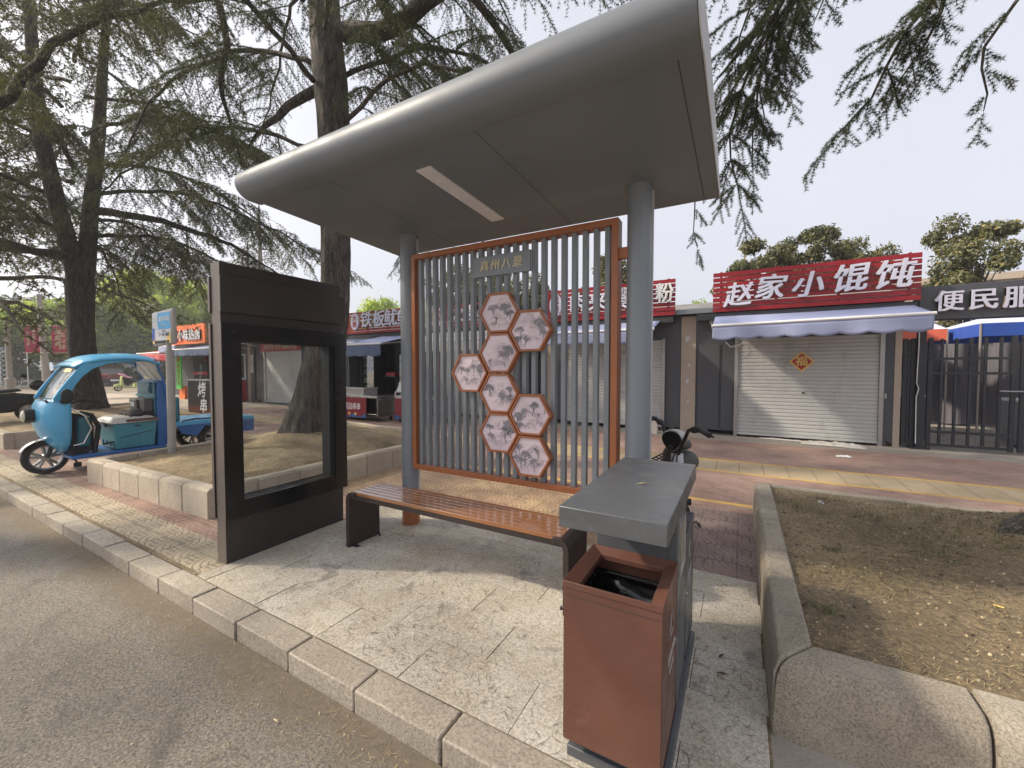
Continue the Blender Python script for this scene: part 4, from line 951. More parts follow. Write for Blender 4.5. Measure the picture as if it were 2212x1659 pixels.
build(MB().prism([(8.22,.842),(8.58,.842),(8.58,1.1),(8.34,1.1)],'yz',-8.31,-7.49), 'glass_hood', M['plasticw'], wz)
lettering('正宗烤肠', .05, (-8.05,8.19,.777), M['white'], wz, ext=.0005)

# ---------------- gateway at the right end
gp = thing('gateway', 'dark steel gateway with a beam of white raised characters at the right edge', 'gateway', (4.6,10.3,0))
bm_ = build(MB().box(2.78,10.0,2.34,7.2,10.35,2.93), 'beam', M['kiosk'], gp, bevel=.006)
for ch, x in (('便',3.14),('民',3.56),('服',3.97),('务',4.4)): letters3d(ch, .38, x, 2.62, 10.0, bm_, bold=.003)
for xx in (2.86,7.1): build(MB().box(xx-.05,10.06,0,xx+.05,10.2,2.34).box(xx-.13,10.0,0,xx+.13,10.3,.025), 'post', M['kiosk_dark'], gp)
build(MB().tube([(2.80,10.04,2.5),(2.80,10.03,1.9),(2.79,10.04,1.2),(2.82,10.04,1.1),(2.79,10.04,.95),(2.80,10.04,.1)],.008,6), 'white_cable', M['white'], gp)
def gate(label, x0, x1, n, y=10.15):
    g = thing('metal_gate', label, 'gate', ((x0+x1)/2,y,0), 'metal gate leaves')
    mb = MB().box(x0,y-.025,.04,x0+.06,y+.025,2.02).box(x1-.06,y-.025,.04,x1,y+.025,2.02)
    for z in (.06,.30,1.36,1.62): mb.box(x0+.06,y-.02,z,x1-.06,y+.02,z+.045)
    build(mb, 'gate_frame', M['kiosk_dark'], g)
    for i in range(n):
        xx = x0+(x1-x0)*(i+1)/(n+1); build(MB().box(xx-.018,y-.018,.105,xx+.018,y+.018,2.0), 'bar', M['kiosk_dark'], g)
    return g
gate('narrow fixed gate section between the wonton kiosk and the gateway post', 2.62, 2.79, 1)
gate('left leaf of the dark barred gate under the white characters', 2.96, 4.05, 5)
g3 = gate('right leaf of the dark barred gate, cut by the frame edge', 4.10, 5.4, 6)
build(MB().cyl((3.85,10.09,1.08),(4.6,10.09,1.08),.012,8), 'bolt', M['dullmetal'], g3)
def tent(label, x0, x1, y0, y1, z, m, group=None, cm=None):
    t = thing('canopy_tent', label, 'tent', ((x0+x1)/2,(y0+y1)/2,0), group)
    cx_, cy_ = (x0+x1)/2, (y0+y1)/2
    c = [(x0,y0,z),(x1,y0,z),(x1,y1,z),(x0,y1,z)]
    rf = build(MB().add(c+[(cx_,cy_,z+.55)], [(0,1,4),(1,2,4),(2,3,4),(3,0,4)]), 'canopy', m, t, smooth=False, solid=.01)
    mb = MB()
    for a,b in zip(c, c[1:]+c[:1]): mb.quad(a,b,(b[0],b[1],b[2]-.24),(a[0],a[1],a[2]-.24))
    build(mb, 'canopy_skirt', cm or m, rf, smooth=False, solid=.008)
    for x,y,_ in c: build(MB().box(x-.012,y-.012,0,x+.012,y+.012,z), 'leg', M['pole'], t)
tent('blue canopy tent with pale top behind the right gate', 3.95, 6.9, 11.1, 14.0, 2.32, M['tent_white'], cm=M['tent_blue'])
tent('orange red canopy tent behind the narrow gate, left of the blue one', 2.9, 3.85, 12.2, 14.5, 2.32, M['tent_white'], cm=M['tent_red'])
bb_ = thing('storage_cabinet', 'grey cabinet with white top behind the right gate leaf', 'cabinet', (4.75,11.2,0))
build(MB().box(4.45,11.0,.05,5.4,11.6,.85), 'cabinet_body', M['steel_grey'], bb_, bevel=.006); build(MB().box(4.42,10.97,.852,5.43,11.63,.9), 'top', M['white'], bb_)
bc_ = thing('storage_cabinet', 'low slate cabinet behind the narrow gate section', 'cabinet', (2.75,11.3,0))
build(MB().box(2.62,11.0,.05,3.2,11.6,.9), 'cabinet_body', M['kiosk'], bc_, bevel=.006); build(MB().box(2.6,10.97,.902,3.23,11.63,.94), 'top', M['white'], bc_)
cu = thing('tarpaulin_screen', 'dull hanging tarpaulin screen at the back of the gated yard', 'tarpaulin', (5,14.6,0))
build(MB().grid(lambda u,v:(2.7+u*5, 14.7+.12*math.sin(u*40), .05+v*2.2), 120, 4), 'cloth', M['curtain'], cu, fix=False, angle=80)
build(MB().cyl((2.65,14.7,2.27),(7.75,14.7,2.27),.025,8).cyl((2.65,14.7,0),(2.65,14.7,2.3),.03,8).cyl((7.75,14.7,0),(7.75,14.7,2.3),.03,8), 'rail', M['dullmetal'], cu)
wb = thing('yard_wall', 'grey panelled kiosk backs across the gated yard', 'wall', (5,17,0))
build(MB().box(1,16.8,0,12,17,2.5), 'wall', M['kiosk'], wb)
fbk = thing('building', 'pale flat-topped building beyond the trees at the right edge', 'building', (11,24,0))
build(MB().box(5.3,22,0,20,30,4.75), 'wall', M['plaster'], fbk); build(MB().box(5.1,21.8,4.75,20.2,30.2,5.0), 'roof', M['cream'], fbk)

# ================================================================ blue cargo tricycle (faces -Y)
TX = -8.4
tk = thing('cargo_tricycle', 'sky blue electric cargo tricycle with roofed cab, parked beside the planter', 'tricycle', (TX,2.8,0))
def wheel(parent, cx, cy, r, wdt, name='front_wheel', spokes=5, side=1):
    wt = link(bpy.data.objects.new(name, None)); wt.location = (cx,cy,r); wt.parent = parent; wt.matrix_parent_inverse = Matrix.LocRotScale(parent.location, parent.rotation_euler, None).inverted() if parent.type == 'EMPTY' else Matrix.Identity(4)
    h = wdt/2
    prof = [(r*.70,-h*.7),(r*.8,-h),(r*.93,-h),(r*.985,-h*.6),(r,0),(r*.985,h*.6),(r*.93,h),(r*.8,h),(r*.70,h*.7)]
    o1 = build(MB().lathe(prof,(cx,cy,r),'x',40), 'tyre', M['rubber'], None, angle=50)
    mb = MB().lathe([(r*.71,-h*.75),(r*.71,h*.75),(r*.64,h*.5),(r*.64,-h*.5),(r*.71,-h*.75)],(cx,cy,r),'x',40)
    mb.lathe([(0,-h*.9),(r*.2,-h*.9),(r*.22,-h*.5),(r*.22,h*.5),(r*.2,h*.9),(0,h*.9)],(cx,cy,r),'x',20)
    for k in range(spokes):
        a = 2*math.pi*k/spokes+.3
        for da in (-.16,.16):
            p0 = Vector((cx,cy+r*.18*math.cos(a+da),r+r*.18*math.sin(a+da))); p1 = Vector((cx,cy+r*.68*math.cos(a+da*1.2),r+r*.68*math.sin(a+da*1.2)))
            mb.tube([p0,p1],[r*.085,r*.075],6)
    o2 = build(mb, 'rim', M['dullmetal'] if spokes == 5 else M['dullmetal'], None)
    for o in (o1,o2): o.parent = wt; o.matrix_parent_inverse = Matrix.Translation(wt.location).inverted()
    return wt
wheel(tk, TX, 1.70, .232, .085)
build(MB().grid(lambda u,v:(TX+(u-.5)*.13, 1.70-.262*math.cos(R(20+150*v)), .232+.262*math.sin(R(20+150*v))-.012*(2*u-1)**2), 8, 20), 'mudguard', M['chrome'], tk, fix=False, angle=180, solid=.004)
mb = MB()
for s_ in (-1,1): mb.tube([(TX+s_*.075,1.70,.232),(TX+s_*.075,1.79,.50),(TX+s_*.06,1.86,.68)],[.022,.024,.02],8)
mb.tube([(TX,1.80,.5),(TX,1.92,.95)],.02,8)
build(mb, 'front_fork', M['blackm'], tk)
# fairing: stacked half-ellipses closed towards the rider
lv = [(.28,1.83,.10,1.86),(.33,1.78,.24,1.86),(.42,1.72,.36,1.86),(.55,1.66,.425,1.86),(.70,1.615,.45,1.86),(.85,1.61,.455,1.86),(.96,1.63,.45,1.86),(1.02,1.66,.445,1.86),(1.045,1.70,.43,1.86)]
def fair(u, v):
    k = v*(len(lv)-1); i = min(int(k), len(lv)-2); f = k-i
    z,yf,hw,yr = [lv[i][q]*(1-f)+lv[i+1][q]*f for q in range(4)]
    a = R(180*u); e = .8
    cx_ = abs(math.cos(a))**e*(1 if math.cos(a) > 0 else -1); sy = abs(math.sin(a))**e
    return (TX+hw*cx_, yr-(yr-yf)*sy, z)
cab = build(MB().grid(fair, 36, 24), 'cab_front', M['trike'], tk, fix=False, angle=60, solid=.014)
build(MB().grid(lambda u,v:(TX+.43*(1-2*u)*(1), 1.70+.16*v-.0*(u), 1.045+.004*v-.02*(2*u-1)**2), 20, 4), 'dash_top', M['trike'], cab, fix=False, solid=.01)
# pillars flowing into roof
for s_ in (-1,1):
    pil = MB(); P0 = [(1.77,.98,.12),(1.80,1.12,.075),(1.87,1.26,.06),(1.95,1.39,.058),(2.05,1.50,.065),(2.2,1.57,.06),(2.5,1.60,.035)]
    vs_ = []
    for y,z,wd_ in P0:
        for dx,dn in ((0,-1),(.0,1),(-.05,1),(-.05,-1)): vs_.append((TX+s_*(.452+dx-.0*(z)), y+dn*wd_*.62, z-dn*wd_*.62))
    k = len(P0); fs = [(i*4+j, i*4+(j+1)%4, (i+1)*4+(j+1)%4, (i+1)*4+j) for i in range(k-1) for j in range(4)]
    build(pil.add(vs_, fs), 'cab_pillar', M['trike'], tk, angle=50, bevel=.006)
def roofp(u, v):
    y = 1.90+.95*v; s_ = 2*u-1
    zt = [1.50,1.585,1.63,1.655,1.667,1.675,1.675,1.665,1.64,1.60]; k = v*9; i = min(int(k),8); f = k-i
    z = zt[i]*(1-f)+zt[i+1]*f
    hw = .42+.045*min(1,v*5)
    z -= (.03+.045*min(1,v*4))*abs(s_)**5; z += .006*(1 if (abs(s_) < .7 and int((s_+1)*9)%2 == 0 and v > .15) else 0)
    return (TX+hw*s_, y, z)
rf = build(MB().grid(roofp, 54, 36), 'cab_roof', M['trike'], tk, fix=False, angle=60, solid=.03)
mb = MB()
for k in range(5): mb.box(TX-.2+k*.1-.02,1.925,1.555,TX-.2+k*.1+.02,1.932,1.563)
build(mb, 'roof_slot', M['blackm'], rf)
def wind(u, v):
    s_ = 2*u-1; z = 1.05+.46*v; return (TX+.405*s_, 1.71+.19*v+.06*v*v+.07*abs(s_)**2.5-.02, z)
ws = build(MB().grid(wind, 20, 8), 'windscreen', M['glassw'], tk, fix=False, angle=180)
build(MB().tube([wind(0,0),wind(.2,0),wind(.5,0),wind(.8,0),wind(1,0),wind(1,.5),wind(1,1),wind(.5,1),wind(0,1),wind(0,.5),wind(0,0)],.009,6), 'screen_seal', M['blackm'], ws)
build(MB().add([tuple(Vector(wind(.62,.80))-Vector((0,.006,0))),tuple(Vector(wind(.85,.80))-Vector((0,.006,0))),tuple(Vector(wind(.85,.9))-Vector((0,.006,0))),tuple(Vector(wind(.62,.9))-Vector((0,.006,0)))],[(0,1,2,3)]), 'sticker', M['signyellow'], ws, smooth=False)
build(MB().tube([(TX+.30,1.67,1.02),(TX+.1,1.645,1.055),(TX-.12,1.64,1.045)],.008,6).tube([(TX+.28,1.68,1.0),(TX+.3,1.66,1.04)],.014,6), 'wiper', M['blackm'], tk)
hl = build(MB().lathe([(0,1.50),(.06,1.50),(.085,1.52),(.095,1.56),(.09,1.64),(0,1.64)],(TX,0,.82),'y',24), 'headlight', M['blackm'], tk)
build(MB().lathe([(0,1.485),(.05,1.49),(.075,1.505),(.078,1.515)],(TX,0,.82),'y',24), 'lens', M['headlight'], hl)
build(MB().tube([(TX+.455,1.80,1.02),(TX+.56,1.79,1.0)],.01,6).ball((TX+.452,1.80,1.02),(.012,.045,.04)), 'mirror_arm', M['blackm'], tk)
mm_ = tk.children[-1]; build(MB().ball((TX+.57,1.80,1.09),(.022,.062,.10)), 'mirror', M['blackm'], mm_, angle=180)
mb = MB()
for s_ in (-1,1): mb.tube([(TX+s_*.03,1.93,.93),(TX+s_*.12,1.96,.98),(TX+s_*.2,2.0,1.01),(TX+s_*.30,2.08,1.0),(TX+s_*.36,2.16,.985)],[.014,.013,.013,.02,.02],8)
mb.box(TX+.2,1.98,.985,TX+.27,2.06,1.03)
build(mb, 'handlebar', M['blackm'], tk)
build(MB().prism([(1.87,.24),(2.0,.24),(2.12,.30),(2.13,.62),(2.10,.76),(1.98,.82),(1.87,.80)],'yz',TX-.30,TX+.26), 'leg_shield', M['fabric_dark'], tk, bevel=.02)
build(MB().tube([(TX+.41,1.86,.92),(TX+.42,2.0,.80),(TX+.42,2.06,.62),(TX+.41,1.98,.42),(TX+.40,1.88,.40)],.013,8).tube([(TX+.27,1.98,.84)],.012,8), 'guard_bar', M['chrome'], tk)
build(MB().tube([(TX+.27,2.12,.24),(TX+.28,2.17,.62),(TX+.28,2.10,.80),(TX+.27,1.98,.84)],.03,8), 'trunking', M['blackm'], tk)
build(MB().box(TX+.05,1.95,.35,TX+.29,2.09,.78), 'glove_box', M['teal'], tk, bevel=.03)
build(MB().box(TX-.42,1.86,.205,TX+.42,2.92,.25), 'floor_board', M['trike_deep'], tk, bevel=.01)
build(MB().tube([(TX+.37,1.87,.30),(TX+.39,1.90,.18),(TX+.39,1.93,.14)],.012,6).box(TX+.37,1.88,.10,TX+.42,1.95,.16).tube([(TX+.3,2.2,.36),(TX+.32,2.32,.38)],.014,6), 'foot_pedal', M['blackm'], tk)
sb = build(MB().prism([(2.34,.26),(2.79,.26),(2.83,.64),(2.31,.64)],'yz',TX-.26,TX+.34), 'seat_box', M['box_blue'], tk, bevel=.012)
mb = MB()
for a,b in ((2.40,2.46),(2.5,2.56),(2.6,2.66),(2.7,2.76)): build(MB().box(TX+.338,a,.30,TX+.35,b,.40), 'moulded_rib', M['box_blue'], sb)
for a,b in ((-.2,-.14),(-.06,0),(.08,.14),(.22,.28)): build(MB().box(TX+a,2.322,.30,TX+b,2.336,.38), 'moulded_rib', M['box_blue'], sb)
build(MB().tube([(TX+.345,2.38,.43),(TX+.346,2.78,.50)],.005,4), 'box_crease', M['blackm'], sb)
build(MB().box(TX+.02,2.300,.58,TX+.06,2.318,.63).box(TX+.345,2.55,.585,TX+.352,2.62,.6), 'latch', M['blackm'], sb)
def cush(u, v):
    return (TX-.29+.66*u, 2.28+.56*v, .66+.075*(min(1,8*min(u,1-u))*min(1,8*min(v,1-v)))**.6+.008*math.sin(u*31)*math.sin(v*27))
build(MB().grid(cush, 26, 26).box(TX-.29,2.28,.645,TX+.37,2.84,.662), 'seat_cushion', M['plastic_wrap'], tk, fix=False, angle=180)
build(MB().box(TX-.28,2.45,.655,TX+.375,2.835,.70), 'cushion_band', M['brown_vinyl'], tk.children[-1], bevel=.01)
from mathutils import noise as mnoise
def cloth(u, v):
    x = TX-.2+.5*u; y = 2.52+.34*v; e = math.sin(math.pi*u)**.5*math.sin(math.pi*min(1,v*1.0))**.4
    return (x, y, .735+.10*e*(.6+.8*v)+.03*mnoise.noise(Vector((x*9,y*9,3))))
dk = build(MB().grid(cloth, 24, 20), 'folded_cloth', M['fabric_dark'], None, fix=False, angle=180, solid=.01)
tag(dk, 'crumpled black cloth lying on the tricycle seat', 'cloth')
lk = build(MB().prism([(2.84,.24),(3.02,.24),(3.02,1.0),(2.95,1.27),(2.86,1.27),(2.84,1.1)],'yz',TX-.36,TX+.33), 'seat_locker', M['trike_deep'], tk, bevel=.015)
build(MB().box(TX-.34,2.815,.70,TX+.30,2.838,1.255), 'locker_face', M['teal'], lk, bevel=.012)
build(MB().box(TX-.24,2.79,1.07,TX+.20,2.815,1.25).box(TX-.22,2.782,1.09,TX+.18,2.79,1.17), 'locker_door', M['teal'], lk, bevel=.008)
build(MB().box(TX-.36,2.80,1.02,TX+.34,2.83,1.045), 'shelf_edge', M['box_blue'], lk)
bgm = thing('shoulder_bag', 'dark grey bag strapped to the backrest of the tricycle cab', 'bag', (TX-.02,2.75,.78))
b_ = build(MB().box(TX-.31,2.70,.76,TX+.26,2.812,.99).box(TX-.22,2.67,.79,TX+.06,2.70,.97), 'bag_body', M['bag_grey'], bgm, bevel=.02)
lettering('印象', .085, (TX-.08,2.664,.89), M['white'], b_, ext=.001, bold=.002)
# posts and plastic rear window
mb = MB()
for s_ in (-1,1): mb.tube([(TX+s_*.37,2.98,.98),(TX+s_*.39,2.90,1.3),(TX+s_*.41,2.80,1.61)],.016,8)
mb.tube([(TX-.38,2.9,1.28),(TX+.38,2.9,1.28)],.01,6); build(mb, 'rear_frame', M['trike_deep'], tk)
build(MB().grid(lambda u,v:(TX-.37+.74*u, 2.90-.10*v+.012*math.sin(u*19+v*9), 1.27+.31*v), 30, 16), 'rear_sheet', M['plasticw'], tk, fix=False, angle=180)
build(MB().box(TX+.38,2.72,1.56,TX+.44,2.83,1.60), 'tail_marker', M['taillight'], tk)
# cargo bed
bed = build(MB().box(TX-.50,3.03,.535,TX+.50,4.22,.60), 'cargo_bed', M['trike'], tk, bevel=.006)
build(MB().box(TX+.48,3.03,.50,TX+.505,4.22,.534).box(TX-.505,3.03,.50,TX-.48,4.22,.534).box(TX-.48,4.0,.32,TX+.48,4.22,.53).prism([(3.05,.50),(3.42,.50),(3.30,.34),(3.10,.40)],'yz',TX+.46,TX+.5), 'bed_skirt', M['trike_deep'], bed)
build(MB().tube([(TX+.5,3.1,.605),(TX+.3,3.35,.612),(TX+.45,3.55,.615),(TX+.52,3.62,.6),(TX+.52,3.64,.5)],.012,6), 'strap', M['blackm'], bed)
build(MB().box(TX-.12,2.8,.30,TX+.12,4.1,.40).cyl((TX-.40,3.62,.27),(TX+.40,3.62,.27),.03,10), 'chassis', M['blackm'], tk)
for s_ in (-1,1): wheel(tk, TX+s_*.42, 3.62, .27, .11, 'rear_wheel', 6)
build(MB().box(TX+.28,3.04,.6,TX+.42,3.11,1.0), 'side_box', M['teal'], tk, bevel=.03)

# ================================================================ street things at left
# bus stop pole sign in planter
bs = thing('bus_stop_sign', 'weathered bus stop sign, blue and cream, on a grey round pole in the planter', 'sign', (-7.15,2.66,.25))
build(MB().tube([(-7.15,2.67,.2),(-7.13,2.67,1.0),(-7.12,2.67,1.73)],.05,18).tube([(-7.12,2.66,1.73),(-7.12,2.66,1.86)],.03,12), 'pole', M['pole'], bs)
sf = MB().box(-7.58,2.645,1.80,-6.95,2.70,2.30)
fr_ = build(sf, 'sign_box', M['pole'], bs, bevel=.015)
for c in fr_.data.vertices: c.co.z += (c.co.x+7.28)*.04
build(MB().box(-7.575,2.637,1.825,-6.985,2.643,2.275), 'poster', M['poster'], fr_, smooth=False)
build(MB().box(-7.39,2.634,2.03,-7.0,2.6365,2.265), 'blue_field', M['signblue'], fr_)
build(MB().box(-7.57,2.634,1.87,-7.50,2.6365,2.05), 'blue_patch', M['signdeep'], fr_)
build(MB().add([(-7.57,2.635,1.83),(-7.40,2.635,1.83),(-7.46,2.635,1.89),(-7.57,2.635,1.93)],[(0,1,2,3)]).add([(-7.2,2.635,1.83),(-6.99,2.635,1.83),(-6.99,2.635,1.98),(-7.08,2.635,1.93)],[(0,1,2,3)]), 'yellow_patch', M['signyellow'], fr_)
build(MB().box(-7.50,2.6335,1.828,-7.04,2.6345,1.868), 'torn_edge', M['blackm'], fr_)
lettering('新华书店', .085, (-7.17,2.6325,2.17), M['white'], fr_, ext=.0005, bold=.001); lettering('往: 东园', .03, (-7.2,2.6325,2.09), M['white'], fr_, ext=.0005)
lettering('下一站: 鼓楼', .06, (-7.2,2.6325,1.95), M['ink'], fr_, ext=.0005); lettering('1路  2路', .028, (-7.2,2.6325,2.0), M['ink'], fr_, ext=.0005)
# lamp and banner pole
lp = thing('street_lamp', 'slim pale street lamp with a short bracket head at the far left', 'street lamp', (-27,4.55,0))
build(MB().tube([(-27,4.55,0),(-27,4.55,1.05)],.14,14).tube([(-27,4.55,1.05),(-27,4.52,3.5)],[.09,.07],14).lathe([(.15,1.0),(.17,1.03),(.15,1.08),(.09,1.1)],(-27,4.55,0),'z',16), 'pole', M['pole'], lp)
build(MB().tube([(-27,4.52,3.45),(-26.9,4.75,3.58),(-26.9,4.95,3.6)],.025,8).box(-27,4.9,3.57,-26.8,5.35,3.64), 'lamp_head', M['dullmetal'], lp)
bp = thing('banner_pole', 'leaning concrete pole holding two crimson banners', 'pole', (-30.6,6.35,0))
build(MB().tube([(-30.6,6.38,0),(-30.6,6.28,2.3),(-30.6,6.2,5.2)],[.17,.13,.1],14), 'pole', M['pole'], bp)
build(MB().cyl((-30.5,5.55,3.6),(-30.5,7.08,3.68),.015,6).cyl((-30.5,5.58,2.27),(-30.5,7.08,2.32),.015,6), 'crossbar', M['white'], bp)
def fan(y0,y1,z0,z1,words,sz,cal=False):
    b = build(MB().grid(lambda u,v:(-30.48+.02*math.sin(u*6),y0+(y1-y0)*u+.03*(1-v),z0+(z1-z0)*v),8,8), 'banner', M['banner'], bp, fix=False, solid=.006)
    for k in range(3): build(MB().grid(lambda u,v:(-30.455+.02*math.sin(u*6),y0+.03+(y1-y0)*u,z0+.06+.06*k+(.22-.05*k)*(1-u)**2+.018*v),10,1), 'banner_wave', M['bannerhi'], b, fix=False)
    if cal:
        for i,ch in enumerate(words): lettering(ch, .27, (-30.43,(y0+y1)/2+(-.06 if i%2 == 0 else .08),z1-.30-i*.155), M['gold'], b, M=FACE_EAST, ext=.002, shear=.3, bold=.004)
    else:
        for j,wd_ in enumerate(words): lettering(wd_, .13, (-30.43,(y0+y1)/2+(.07-.18*j),(z0+z1)/2+.12-j*.12), M['gold'], b, M=FACE_EAST, ext=.002, vertical=True, bold=.003)
fan(5.62,6.1,2.28,3.60,('愿以吾辈之','复兴中华梦'),.1); fan(6.52,7.04,2.31,3.66,'强国复兴有我',.27,True)
# notice board, fence, truss
nb_ = thing('notice_board', 'long glazed notice board with photo sheets behind the parked car', 'notice board', (-58,17,0))
build(MB().box(-58.2,12.4,.0,-58.1,21.4,1.05).box(-58.2,12.4,2.15,-57.7,21.4,2.35), 'frame', M['kiosk_dark'], nb_)
for i in range(4):
    y0 = 12.5+i*2.22; pn = build(MB().box(-58.1,y0,1.06,-58.05,y0+2.1,2.14), 'poster_panel', M['poster'], nb_)
    for k in range(2): build(MB().box(-58.04,y0+.4+k*.9,1.5,-58.03,y0+.75+k*.9,1.85), 'photo', [M['maroon'],M['kiosk_dark']][k], pn)
fe = thing('fence', 'low dark railing fence in front of the hedge at the far left', 'fence', (-57,0,0))
mb = MB().box(-57.03,-14,1.0,-56.97,12.2,1.06).box(-57.03,-14,.12,-56.97,12.2,.18); y = -14
while y < 12.2: mb.box(-57.02,y,0,-56.98,y+.03,1.0); y += .16
build(mb, 'railing', M['kiosk_dark'], fe, smooth=False)
build(MB().box(-57.4,-14,0,-57.15,12.2,.5), 'base_wall', M['cream'], fe)
tr = thing('truss_frame', 'pale metal truss frame with upright and top beam by the hedge', 'truss', (-54,7,0))
mb = MB()
for yy in (8.6,9.0): mb.tube([(-54,yy,0),(-54,yy,3.2)],.03,4)
for k in range(8): mb.tube([(-54,8.6,k*.4),(-54,9.0,k*.4+.4)],.018,4).tube([(-54,9.0,k*.4),(-54,8.6,k*.4+.4)],.018,4)
for zz in (2.9,3.25): mb.tube([(-54,1,zz),(-54,9.0,zz)],.03,4)
for k in range(20): mb.tube([(-54,1+k*.4,2.9+.35*(k%2)),(-54,1.4+k*.4,3.25-.35*(k%2))],.018,4)
mb.tube([(-54,10.1,0),(-54,10.1,2.9)],.035,6); build(mb, 'truss', M['white'], tr)

# parked car seen from behind
sv = thing('parked_car', 'dark wine-red SUV seen from behind, parked before the notice board', 'car', (-52.5,14.5,0))
secs = [(0,.80,.32,1.02,0),(.05,.90,.24,1.06,0),(.25,.93,.20,1.12,1),(1.2,.95,.18,1.12,1),(2.9,.95,.18,1.08,1),(4.0,.92,.2,.98,0),(4.6,.75,.32,.8,0)]
vs_ = []; fs = []
for dx,hw,zb,zt,_ in secs:
    for y,z in ((-hw*.92,zb),(-hw,zb+.25),(-hw,zt-.25),(-hw*.9,zt),(hw*.9,zt),(hw,zt-.25),(hw,zb+.25),(hw*.92,zb)): vs_.append((-50.2-dx,14.5+y,z))
n_ = 8
for i in range(len(secs)-1):
    for j in range(n_): fs.append((i*n_+j,i*n_+(j+1)%n_,(i+1)*n_+(j+1)%n_,(i+1)*n_+j))
fs += [tuple(range(n_)), tuple((len(secs)-1)*n_+j for j in range(n_))]
build(MB().add(vs_,fs), 'body', M['suv_red'], sv, bevel=.03)
c = [(-50.35,.86,1.05),(-50.75,.70,1.55),(-52.6,.70,1.6),(-53.6,.84,1.05)]; vs_ = []
for x,hw,z in c: vs_ += [(x,14.5-hw,z),(x,14.5+hw,z)]
build(MB().add(vs_,[(0,1,3,2),(2,3,5,4),(4,5,7,6),(0,2,4,6),(1,7,5,3)]), 'cabin_glass', M['glass_dark'], sv, bevel=.02)
build(MB().box(-53.0,13.84,1.6,-50.72,15.16,1.64), 'roof', M['suv_red'], sv, bevel=.015)
build(MB().box(-50.19,13.62,.22,-50.12,15.38,.55), 'bumper', M['blackm'], sv, bevel=.02)
for a,b in ((13.62,14.15),(14.85,15.38)): build(MB().box(-50.19,a,.93,-50.13,b,1.02), 'tail_light', M['taillight'], sv, bevel=.01)
build(MB().box(-50.115,14.28,.42,-50.10,14.72,.55), 'number_plate', M['plate'], sv)
for dx in (-51.1,-53.8):
    for yy in (13.68,15.32): wheel(sv, 0, 0, .34, .22, 'wheel', 6); q = sv.children[-1]; q.rotation_euler = (0,0,R(90)); q.location = (dx,yy,.34)
# person by the board
pn = bpy.data.meshes.new('person')
J = [(0,0,.95),(0,0,1.15),(0,0,1.40),(0,0,1.50),(0,0,1.62),(0,.0,1.74), (0,-.2,1.40),(-.06,-.28,1.14),(.08,-.25,.98), (0,.2,1.40),(-.08,.27,1.14),(.05,.22,.98),
     (0,-.10,.90),(.02,-.12,.50),(-.02,-.13,.08),(.12,-.14,.03), (0,.10,.90),(.0,.13,.50),(-.04,.14,.08),(.10,.16,.03), (.1,-.23,.90),(.09,.2,.90)]
E_ = [(0,1),(1,2),(2,3),(3,4),(4,5),(2,6),(6,7),(7,8),(8,20),(2,9),(9,10),(10,11),(11,21),(0,12),(12,13),(13,14),(14,15),(0,16),(16,17),(17,18),(18,19)]
rad = [.15,.14,.15,.06,.095,.08,.075,.05,.04,.075,.05,.04,.1,.075,.05,.04,.1,.075,.05,.04,.03,.03]
pn.from_pydata([(-55+x, 15.9+y, z) for x,y,z in J], E_, []); po = link(bpy.data.objects.new('person', pn))
md = po.modifiers.new('skin','SKIN'); 
for i,v in enumerate(pn.skin_vertices[0].data if pn.skin_vertices else []): v.radius = (rad[i]*.85, rad[i])
if not pn.skin_vertices: pass
po.modifiers.new('sub','SUBSURF').levels = 2
dg = bpy.context.evaluated_depsgraph_get(); dg.update(); pm = bpy.data.meshes.new_from_object(po.evaluated_get(dg)); bpy.data.objects.remove(po)
for m_ in (M['shirt'], M['blackm'], M['skin']): pm.materials.append(m_)
for p_ in pm.polygons:
    z = p_.center.z; p_.use_smooth = True; p_.material_index = 1 if z < .93 and abs(p_.center.y-15.9) < .24 else (0 if z < 1.46 and z > .99 else 2)
po = link(bpy.data.objects.new('person', pm)); tag(po, 'person in dark blue top and dark trousers standing before the notice board', 'person')
hr = build(MB().ball((-55.0,15.9,1.70),(.115,.10,.11)), 'hair', M['hairm'], po, angle=180); 

# pastel scooter in the street
ps = thing('electric_scooter', 'pastel green electric scooter under a pink weather apron, in the street', 'scooter', (-36,11.2,0))
SX = -36
for yy in (10.62,11.85): wheel(ps, SX, yy, .22, .09, 'wheel', 6)
def bodyblob(f, nu=20, nv=12): return MB().grid(f, nu, nv)
build(MB().prism([(10.38,.30),(10.45,.42),(10.62,.50),(10.8,.42),(10.86,.25),(10.75,.30),(10.5,.30)],'yz',SX-.08,SX+.08), 'front_mudguard', M['lime'], ps, bevel=.03)
build(MB().prism([(10.72,.35),(10.78,1.0),(10.84,1.0),(10.9,.35),(11.4,.30),(11.45,.55),(12.1,.62),(12.0,.35),(11.5,.2),(10.95,.2)],'yz',SX-.14,SX+.14), 'body', M['lime'], ps, bevel=.03)
build(MB().prism([(11.35,.58),(12.05,.66),(12.1,.72),(11.4,.70)],'yz',SX-.13,SX+.13), 'seat', M['blackm'], ps, bevel=.03)
build(MB().tube([(SX-.3,10.9,1.02),(SX,10.8,1.0),(SX+.3,10.9,1.02)],.018,6).box(SX-.05,10.3,.68,SX+.05,10.7,.78), 'handlebar', M['white'], ps)
build(MB().tube([(SX,11.9,.72),(SX,12.15,.78),(SX,12.2,1.0)],.02,6).box(SX-.14,12.05,.78,SX+.14,12.3,.98), 'rear_rack', M['lime'], ps)
build(MB().grid(lambda u,v:(SX-.30+.6*u, 10.72+.5*v+.06*math.sin(u*9), 1.20-.25*v-.12*(2*u-1)**2+.04*math.sin(v*8+u*7)), 20, 14), 'weather_apron', M['pink'], ps, fix=False, angle=180, solid=.02)
